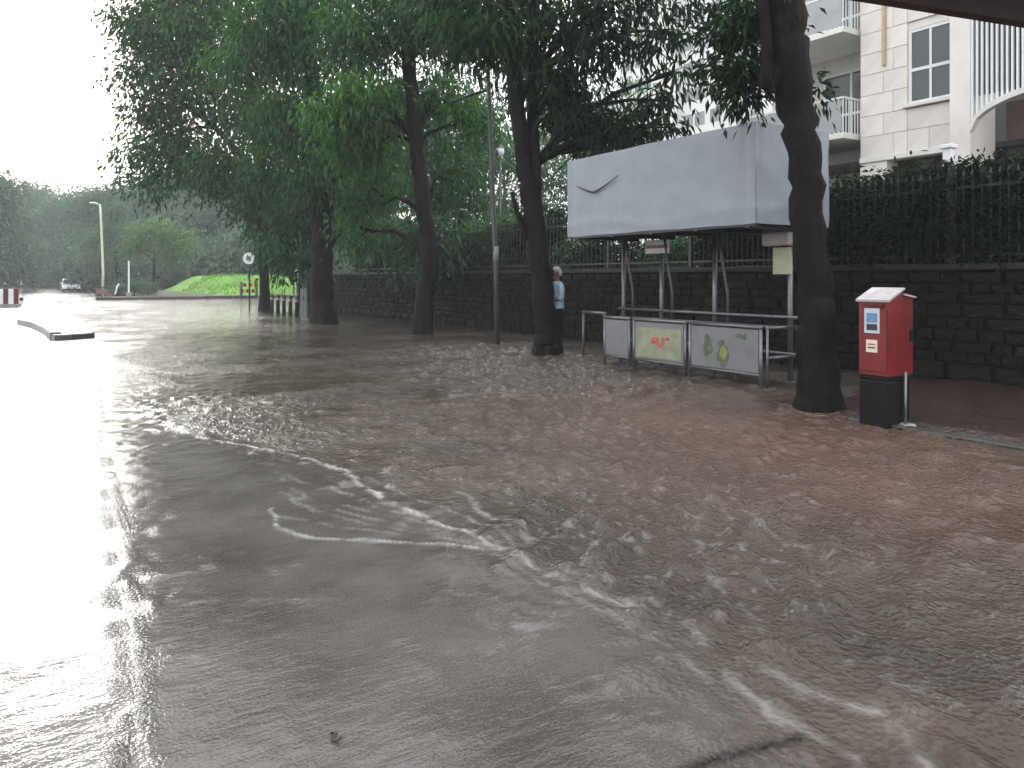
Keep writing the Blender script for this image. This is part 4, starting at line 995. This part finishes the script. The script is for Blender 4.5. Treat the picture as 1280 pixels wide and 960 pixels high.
# ================================================================== CARS
def car(name, label, loc, rz, L=4.2, Wd=1.75, Ht=1.5, van=False):
    s = thing(name, label, 'car' if not van else 'van', (0,0,0)); h = Wd/2
    def X(mb): return mb
    if van: prof = [(-L/2,.35),(L/2,.35),(L/2,.85),(L/2-.35,1.05),(L/2-.9,Ht-.05),(L/2-1.2,Ht),(-L/2+.1,Ht),(-L/2,Ht-.15)]
    else: prof = [(-L/2,.35),(L/2,.32),(L/2,.62),(L/2-.12,.78),(L/2-1.0,.92),(L/2-1.75,Ht-.05),(L/2-2.1,Ht),(-L/2+.75,Ht-.02),(-L/2+.12,.98),(-L/2,.85)]
    # body: a lofted section narrowing towards the roof
    V = []; n = len(prof)
    for sgn in (-1, 1):
        for (x, z) in prof: V.append((x, sgn*h*(1 if z < .95 else 1 - .16*(z-.95)/(Ht-.95)), z))
    Fs = [tuple(range(n)), tuple(range(2*n-1, n-1, -1))] + [(i, i+n, (i+1) % n+n, (i+1) % n) for i in range(n)]
    MB().add(V, Fs).build('body', CAR_W, s)
    if not van:
        i0, i1 = 4, 5
    else: i0, i1 = 3, 4
    a, b_ = prof[i0], prof[i1]
    def quad(a, b_, ins, m, nm, off):
        d = np.array([b_[0]-a[0], b_[1]-a[1]]); nn = np.array([d[1], -d[0]]); nn = nn/np.linalg.norm(nn); 
        if nn[0]*a[0] < 0: nn = -nn
        p = np.array(a)+d*.06+nn*off; q = np.array(a)+d*.94+nn*off
        wa, wb = h*.88, h*.80
        V = [(p[0],-wa,p[1]),(p[0],wa,p[1]),(q[0],wb,q[1]),(q[0],-wb,q[1])]; V += [(x-nn[0]*.01,y,z-nn[1]*.01) for x,y,z in V]
        MB().add(V, [(0,1,2,3),(7,6,5,4),(0,4,5,1),(1,5,6,2),(2,6,7,3),(3,7,4,0)]).build(nm, m, s)
    quad(a, b_, 0, GLASS_DK, 'windscreen', .012)
    for sg_ in (-1, 1):
        x0, x1 = (-L/2+.5, L/2-1.5) if not van else (-L/2+.4, L/2-1.0)
        V = [(x0, sg_*(h*1.0), .98), (x1+.3, sg_*(h*1.0), .98), (x1-.15, sg_*(h*.90), Ht-.14), (x0+.2, sg_*(h*.90), Ht-.14)]
        V += [(x, y+sg_*.012, z) for x, y, z in V]
        MB().add(V, [(0,1,2,3),(4,5,6,7),(0,4,5,1),(1,5,6,2),(2,6,7,3),(3,7,4,0)]).build('side_window', GLASS_DK, s)
        MB().box((L/2-.10, sg_*h*.62-.17, .62), (L/2+.02, sg_*h*.62+.17, .76), .02).build('headlight', CHROME, s)
        MB().box((L/2-1.35, sg_*(h+.09)-.09, 1.0), (L/2-1.25, sg_*(h+.09)+.09, 1.12), .02).build('mirror', CAR_W, s)
        for xw in (L/2-.8, -L/2+.75):
            w_ = MB().tube([(xw, sg_*(h-.18), .30), (xw, sg_*(h+.015), .30)], .31, 16).build('wheel', RUBBER, s)
            MB().tube([(xw, sg_*(h-.0), .30), (xw, sg_*(h+.02), .30)], .18, 12).build('rim', STEEL, s, parent=w_)
    MB().box((L/2-.06, -h*.45, .42), (L/2+.015, h*.45, .60), .01).build('grille', BLACKP, s)
    MB().box((L/2-.12, -h*.96, .28), (L/2+.06, h*.96, .42), .03).build('bumper', BLACKP, s)
    MB().box((L/2+.05, -.25, .44), (L/2+.07, .25, .55)).build('number_plate', PAPER, s)
    s.location = loc; s.rotation_euler = (0, 0, rz)
    return s
g = G(88, 364); car('car', 'white hatchback driving through the flood towards the junction', (g[0], g[1], -.1), R(-90))
g = G(16, 359); car('van', 'pale boxy van on the far road under the misty trees', (g[0], g[1], -.1), R(-80), 4.4, 1.8, 2.0, True)
# red and white barrier at the road's far left
g = G(6, 383); rb = thing('plastic_barrier', 'red and white striped road barrier standing in the bright flood', 'barrier', (g[0], g[1], -.12))
gx_, gy_ = g[0]-.5, g[1]
MB().prism([(gy_-.28,-.15),(gy_+.28,-.15),(gy_+.26,.12),(gy_-.26,.12)], gx_-1.0, gx_+1.25, axis='x').build('base', CONC, rb)
for k in range(9):
    MB().box((gx_-.98+.235*k, gy_-.10, .122), (gx_-.98+.235*k+.228, gy_+.10, .95 - .02*(k % 2)), .02).build('stripe_block', WHITEP if k % 2 else RED_DK, rb)
MB().box((gx_+1.14, gy_-.12, .122), (gx_+1.36, gy_+.12, .55), .03).build('end_block', WHITEP, rb)
MB().tube([(gx_+1.25, gy_-.13, .38),(gx_+1.25, gy_-.10, .38)], .10, 10).build('reflector', IRON, rb)
# dark bent kerb of the drowned median
pts = [G(27,405), G(45,409), G(60,416), G(70,424)]
mk = thing('median_nose', 'dark bent kerb of the drowned road divider poking out of the bright flood', 'kerb', (pts[2][0], pts[2][1], -.12))
def bar(pts, w_, z0, z1, nm):
    pts = [np.array([p[0], p[1], 0]) for p in pts]; V = []; Fs = []
    for i, p in enumerate(pts):
        d = pts[min(i+1,len(pts)-1)] - pts[max(i-1,0)]; d /= np.linalg.norm(d); u = np.array([-d[1], d[0], 0])
        for (s, z) in ((-1, z0), (-1, z1-.03), (-.75, z1), (.75, z1), (1, z1-.03), (1, z0)): V.append(p + u*s*w_/2 + np.array([0,0,z + (.02*math.sin(3*i) if z > z0 else 0)]))
    for i in range(len(pts)-1):
        for k in range(6): a = i*6+k; b_ = i*6+(k+1) % 6; Fs.append((a, b_, b_+6, a+6))
    Fs += [tuple(range(6)), tuple((len(pts)-1)*6+k for k in range(5,-1,-1))]
    MB().add(V, Fs).build(nm, mat('dark_wet_kerb', (.05,.045,.04), .35, .5, 6, .5, 22), mk)
bar(pts, .26, -.2, .17, 'kerb_arm')
bar([G(66,425), G(85,424), G(108,422), G(111,421.5)], .30, -.2, .13, 'kerb_nose')

# ================================================================== APARTMENT BUILDING
ab = thing('apartment_building', 'cream clad apartment block with balconies and slatted arch behind the fence', 'building', (22, 11, .38))
BX = 19.0; ya, yb = 9.62, 12.42; Z0, ZP, ZTOP = .38, 4.75, 15.0
wy0, wy1, wz0, wz1 = 10.0, 11.12, 5.95, 7.85
# core behind the cladding, with window recess
for (a, b_) in [((BX+.05, ya, ZP), (BX+.35, wy0, ZTOP)), ((BX+.05, wy1, ZP), (BX+.35, yb, ZTOP)), ((BX+.05, wy0, ZP), (BX+.35, wy1, wz0)), ((BX+.05, wy0, wz1), (BX+.35, wy1, ZTOP))]:
    MB().box(a, b_).build('wall', CREAM, ab)
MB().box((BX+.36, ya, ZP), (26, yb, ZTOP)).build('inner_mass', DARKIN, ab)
slabs = {}
def slab(y0, y1, z0, z1, x, nx=True):
    k = (round(y1-y0,2), round(z1-z0,2))
    if k not in slabs:
        me = MB().box((0, -k[0]/2+.005, -k[1]/2+.005), (.045, k[0]/2-.005, k[1]/2-.005), .006).mesh('cladding_slab'); me.materials.append(CREAM); slabs[k] = me
    piece('cladding_slab', slabs[k], ab, (x-22 + random.uniform(-.002,.002), (y0+y1)/2-11, (z0+z1)/2-.38))
z = ZP
while z < 13.5:
    z1_ = z + .55
    cuts = [ya, 9.999, 11.12, 11.77, yb] if int(round((z-ZP)/.55)) % 2 else [ya, 9.999, 10.56, 11.12, 11.5, yb]
    for q0, q1 in zip(cuts[:-1], cuts[1:]):
        if q0 > 9.9 and q1 < 11.2 and z1_ > wz0-.02 and z < wz1 - .02:
            if z < wz0 - .05: slab(q0, q1, z, wz0-.09, BX)
            continue
        slab(q0, q1, z, z1_, BX)
    z = z1_
wn = MB().box((BX+.06, wy0+.002, wz0+.002), (BX+.13, wy0+.08, wz1-.002)).box((BX+.06, wy1-.08, wz0+.002), (BX+.13, wy1-.002, wz1-.002)).box((BX+.06, wy0+.081, wz0+.002), (BX+.13, wy1-.081, wz0+.08)).box((BX+.06, wy0+.081, wz1-.08), (BX+.13, wy1-.081, wz1-.002)).box((BX+.065, 10.53, wz0+.081), (BX+.125, 10.59, wz1-.081)).box((BX+.064, wy0+.081, 6.78), (BX+.126, 10.529, 6.86)).box((BX+.064, 10.591, 6.78), (BX+.126, wy1-.081, 6.86)).build('window', WHITEP, ab)
for (a, b_) in ((wy0+.08, 10.53), (10.59, wy1-.08)):
    for (c_, e_) in ((wz0+.08, 6.78), (6.86, wz1-.08)):
        MB().box((BX+.09, a, c_), (BX+.105, b_, e_)).build('pane', GLASS_DK, ab, parent=wn)
MB().box((BX-.10, wy0-.08, wz0-.085), (BX+.06, wy1+.08, wz0-.002), .01).build('sill', CREAM_TRIM, ab)
MB().box((BX-.05, ya, ZP-.14), (BX+.3, yb, ZP-.003), .01).build('floor_band', CREAM_TRIM, ab)
MB().tube([(BX-.05, 11.72, ZP+2.35), (BX-.05, 11.72, 13)], .05, 8).build('drainpipe', mat('ochre_pipe', (.50,.36,.20), .5, .2, 5), ab)
# open ground storey: pillars, dark depth
for (y0_, y1_) in ((ya-.0, ya+.5), (yb-.75, yb-.0)):
    MB().box((BX, y0_, Z0), (BX+.5, y1_, ZP-.142)).build('pillar', CREAM, ab)
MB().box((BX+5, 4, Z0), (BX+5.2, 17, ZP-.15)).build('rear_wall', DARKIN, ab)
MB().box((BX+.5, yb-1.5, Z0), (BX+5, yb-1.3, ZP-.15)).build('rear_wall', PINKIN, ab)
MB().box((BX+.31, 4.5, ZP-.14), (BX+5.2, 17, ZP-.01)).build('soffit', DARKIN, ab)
# recessed balcony bay to the left
RX2 = 20.5; y2 = 16.5
MB().box((RX2, yb+.002, Z0), (RX2+.3, y2, ZTOP)).build('recessed_wall', CREAM, ab)
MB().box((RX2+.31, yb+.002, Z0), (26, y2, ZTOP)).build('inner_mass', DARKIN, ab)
MB().box((19.36, yb+.003, Z0), (RX2-.002, yb+.14, ZTOP)).build('return_wall', CREAM, ab)
for zf in (5.27, 8.10, 10.93):
    bq = MB().box((18.4, yb+.1, zf), (RX2-.003, y2-.2, zf+.16), .01).build('balcony', CREAM_TRIM, ab)
    MB().box((18.46, yb+.14, zf+1.08), (18.52, y2-.25, zf+1.13)).build('handrail', WHITEP, ab, parent=bq)
    MB().box((18.53, yb+.14, zf+1.08), (RX2-.1, yb+.20, zf+1.13)).build('handrail', WHITEP, ab, parent=bq)
    bar_me = MB().box((-.012, -.012, 0), (.012, .012, .92)).mesh('baluster'); bar_me.materials.append(WHITEP)
    for y in np.arange(yb+.17, y2-.25, .13): piece('baluster', bar_me, bq, (18.49-22, y-11, zf+.162-.38))
    for x in np.arange(18.62, 19.3, .13): piece('baluster', bar_me, bq, (x-22, yb+.17-11, zf+.162-.38))
    MB().box((18.475, yb+.20, zf+.2), (18.481, y2-.3, zf+1.05)).build('railing_mesh_sheet', mat('grey_translucent_sheet', (.34,.35,.36), .4, .15, 2), ab, parent=bq)
    # glazed door behind
    dz0, dz1 = zf+.17, zf+2.35
    dr = MB().box((RX2-.06, 12.75, dz0), (RX2-.004, 12.82, dz1)).box((RX2-.06, 13.62, dz0), (RX2-.004, 13.69, dz1)).box((RX2-.06, 14.5, dz0), (RX2-.004, 14.57, dz1)).box((RX2-.06, 12.821, dz1-.07), (RX2-.004, 13.619, dz1)).box((RX2-.06, 13.691, dz1-.07), (RX2-.004, 14.499, dz1)).box((RX2-.06, 12.821, zf+1.05), (RX2-.004, 13.619, zf+1.12)).box((RX2-.06, 13.691, zf+1.05), (RX2-.004, 14.499, zf+1.12)).build('balcony_door', WHITEP, ab)
    for (a, b_) in ((12.821, 13.619), (13.691, 14.499)): MB().box((RX2-.04, a, dz0), (RX2-.03, b_, dz1-.07)).build('pane', GLASS_DK, ab, parent=dr)
# slatted bay with an arch to the right
SX = 18.2; sy0, sy1 = 5.6, 9.15
am = (sy0+sy1)/2
arc = []
def arch_z(y): return 4.85 + .72*math.sqrt(max(0, 1-((y-am)/((sy1-sy0)/2))**2)) if abs(y-am) < (sy1-sy0)/2 else 4.85
prof = []
ysA = np.linspace(sy0, sy1, 25)
prof = [(y, arch_z(y)) for y in ysA] + [(y, arch_z(y)+.13) for y in ysA[::-1]]
MB().prism(prof, SX-.08, SX+.10, axis='x').build('arch', CREAM_TRIM, ab)
MB().box((SX-.04, sy1+.005, Z0), (BX+.3, ya-.004, ZTOP), .01).build('corner_pier', CREAM, ab)
MB().box((SX-.04, sy0-.5, Z0), (BX+.3, sy0-.005, ZTOP), .01).build('corner_pier', CREAM, ab)
for y in np.arange(sy0+.06, sy1-.02, .105):
    z0_ = arch_z(y)+.12
    MB().box((SX-.02, y-.02, z0_), (SX+.05, y+.02, 8.1)).build('slat', WHITEP, ab)
MB().box((SX-.06, sy0, 8.102), (SX+.3, sy1, 8.4), .01).build('bay_band', CREAM_TRIM, ab)
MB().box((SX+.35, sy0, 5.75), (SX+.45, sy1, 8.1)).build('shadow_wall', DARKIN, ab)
MB().box((SX+.0, sy0, 8.41), (SX+.4, sy1, ZTOP)).build('upper_wall', CREAM, ab)
MB().box((SX+1.6, sy0, Z0), (SX+1.8, sy1, 5.74)).build('porch_wall', PINKIN, ab)
MB().box((SX+1.55, 6.2, Z0), (SX+1.598, 7.6, 3.9)).build('porch_opening', DARKIN, ab)
MB().box((BX+.1, 5.0, ZTOP+.002), (26, y2, ZTOP+.25)).build('roof', CONC, ab)
# white pipe post by the drive
g = onX(1186, 15.0)[0]; wp2 = thing('gate_post', 'short white gate post standing behind the iron fence hedge', 'post', (15, g, .38))
MB().box((14.92, g-.08, .38), (15.08, g+.08, zz(186, onX(1186,15)[1])), .01).build('shaft', WHITEP, wp2)
MB().box((14.88, g-.12, zz(186, onX(1186,15)[1])+.001), (15.12, g+.12, zz(181, onX(1186,15)[1])), .01).build('cap', WHITEP, wp2)

# far tower
tw = thing('tower_block', 'pale high rise block glimpsed through the hanging leaves above the shelter', 'building', tuple(P(850, 347, 95)*np.array([1,1,0])+np.array([0,0,.2])))
tx, ty = tw['_o'][0], tw['_o'][1]
MB().box((tx-2, ty-9, .2), (tx+16, ty+9, 58)).build('wall', TOWER, tw)
MB().box((tx-2.8, ty-2.2, .2), (tx-2.002, ty+2.2, 58)).build('stair_bay', TOWER, tw)
wm = MB().box((-.04, -.75, -.75), (.04, .75, .75)).mesh('window'); wm.materials.append(TOWERW)
for fl in range(4, 18):
    for yy in (-7.6, -5.2, -3.4, 3.4, 5.2, 7.6): piece('window', wm, tw, (-2.02, yy, 1.6+fl*3.05))
    for xx in (0, 3, 6, 9, 12): piece('window', wm, tw, (xx, -9.02, 1.6+fl*3.05), (0,0,R(90)))

# ================================================================== AWNING ABOVE THE PHOTOGRAPHER
za = 2.5
A = P(1280+260, 76.4, F*(za-H)/(HY-76.4)); B = P(700, -57, F*(za-H)/(HY+57))
A = np.array([A[0], A[1]]); B = np.array([B[0], B[1]]); dA = (A-B)/np.linalg.norm(A-B); nA = np.array([dA[1], -dA[0]])
if nA @ A > 0: nA = -nA
A = A + dA*.6; aw = thing('awning', 'dark maroon awning board reaching over the road from the near pavement', 'awning', (A[0], A[1], 0))
def strip(p, q, n0, n1, z0_, z1_):
    c4 = [p+nA*n0, q+nA*n0, q+nA*n1, p+nA*n1]
    V = [(c[0], c[1], z0_) for c in c4] + [(c[0], c[1], z1_) for c in c4]
    return MB().add(V, [(3,2,1,0),(4,5,6,7),(0,1,5,4),(1,2,6,5),(2,3,7,6),(3,0,4,7)])
strip(B, A, 0, .05, za, za+.28).build('fascia_board', MAROON, aw)
strip(B, A, .052, 1.15, za+.20, za+.24).build('roof_sheet', mat('awning_sheet', (.05,.04,.04), .5, .3, 3), aw)
for f in (.04, .96): 
    c = B + (A-B)*(.995 if f > .5 else .90); c = c + nA*(1.0 if f < .5 else .08)
    MB().tube([(c[0], c[1], -.2), (c[0], c[1], za+.199)], .04, 8).build('post', IRON, aw)

# ---- floating leaves and twigs
fl = []
for i, (px, py) in enumerate([(420,926)]):
    g = G(px, py); r = random.Random(i); a = r.uniform(0, 6.28); L_ = .045
    V = []
    for k in range(9):
        u = k/8; w_ = .35*math.sin(math.pi*u)**.8*L_; x = (u-.5)*L_
        for s in (-1, 1): V.append((g[0]+x*math.cos(a)-s*w_*math.sin(a), g[1]+x*math.sin(a)+s*w_*math.cos(a), .012+.008*abs(2*u-1)+.004*s))
    V2 = [(x, y, z-.003) for x, y, z in V]; n_ = len(V)
    Fs = [(2*k, 2*k+2, 2*k+3, 2*k+1) for k in range(8)]
    o = MB().add(V+V2, Fs + [tuple(n_+q for q in f[::-1]) for f in Fs] + [(2*k,2*k+2,n_+2*k+2,n_+2*k) for k in range(8)] + [(2*k+1,2*k+3,n_+2*k+3,n_+2*k+1) for k in range(8)]).build('fallen_leaf', mat('dead_leaf', (.015,.011,.008), .5, .4, 20), loc=tuple(g))
    tag(o, 'small dark fallen leaf floating on the flooded road', 'leaf')

# ---- rain haze
hz = MB().box((-310, -310, -1.4), (310, 310, 62)).build('haze', None)
hz['kind'] = 'stuff'; hz['label'] = 'grey rain haze filling the air over the street'; hz['category'] = 'haze'
hm = bpy.data.materials.new('haze_air'); hm.use_nodes = True; ht = hm.node_tree; ht.nodes.clear()
pv = ht.nodes.new('ShaderNodeVolumePrincipled'); pv.inputs['Density'].default_value = .001; pv.inputs['Color'].default_value = (.93, .965, .985, 1); pv.inputs['Anisotropy'].default_value = 0
ou = ht.nodes.new('ShaderNodeOutputMaterial'); ht.links.new(pv.outputs[0], ou.inputs['Volume'])
hz.data.materials.clear(); hz.data.materials.append(hm)
for o in ROOTS:
    if '_o' in o: del o['_o']
for o in bpy.data.objects:
    if '_o' in o: del o['_o']
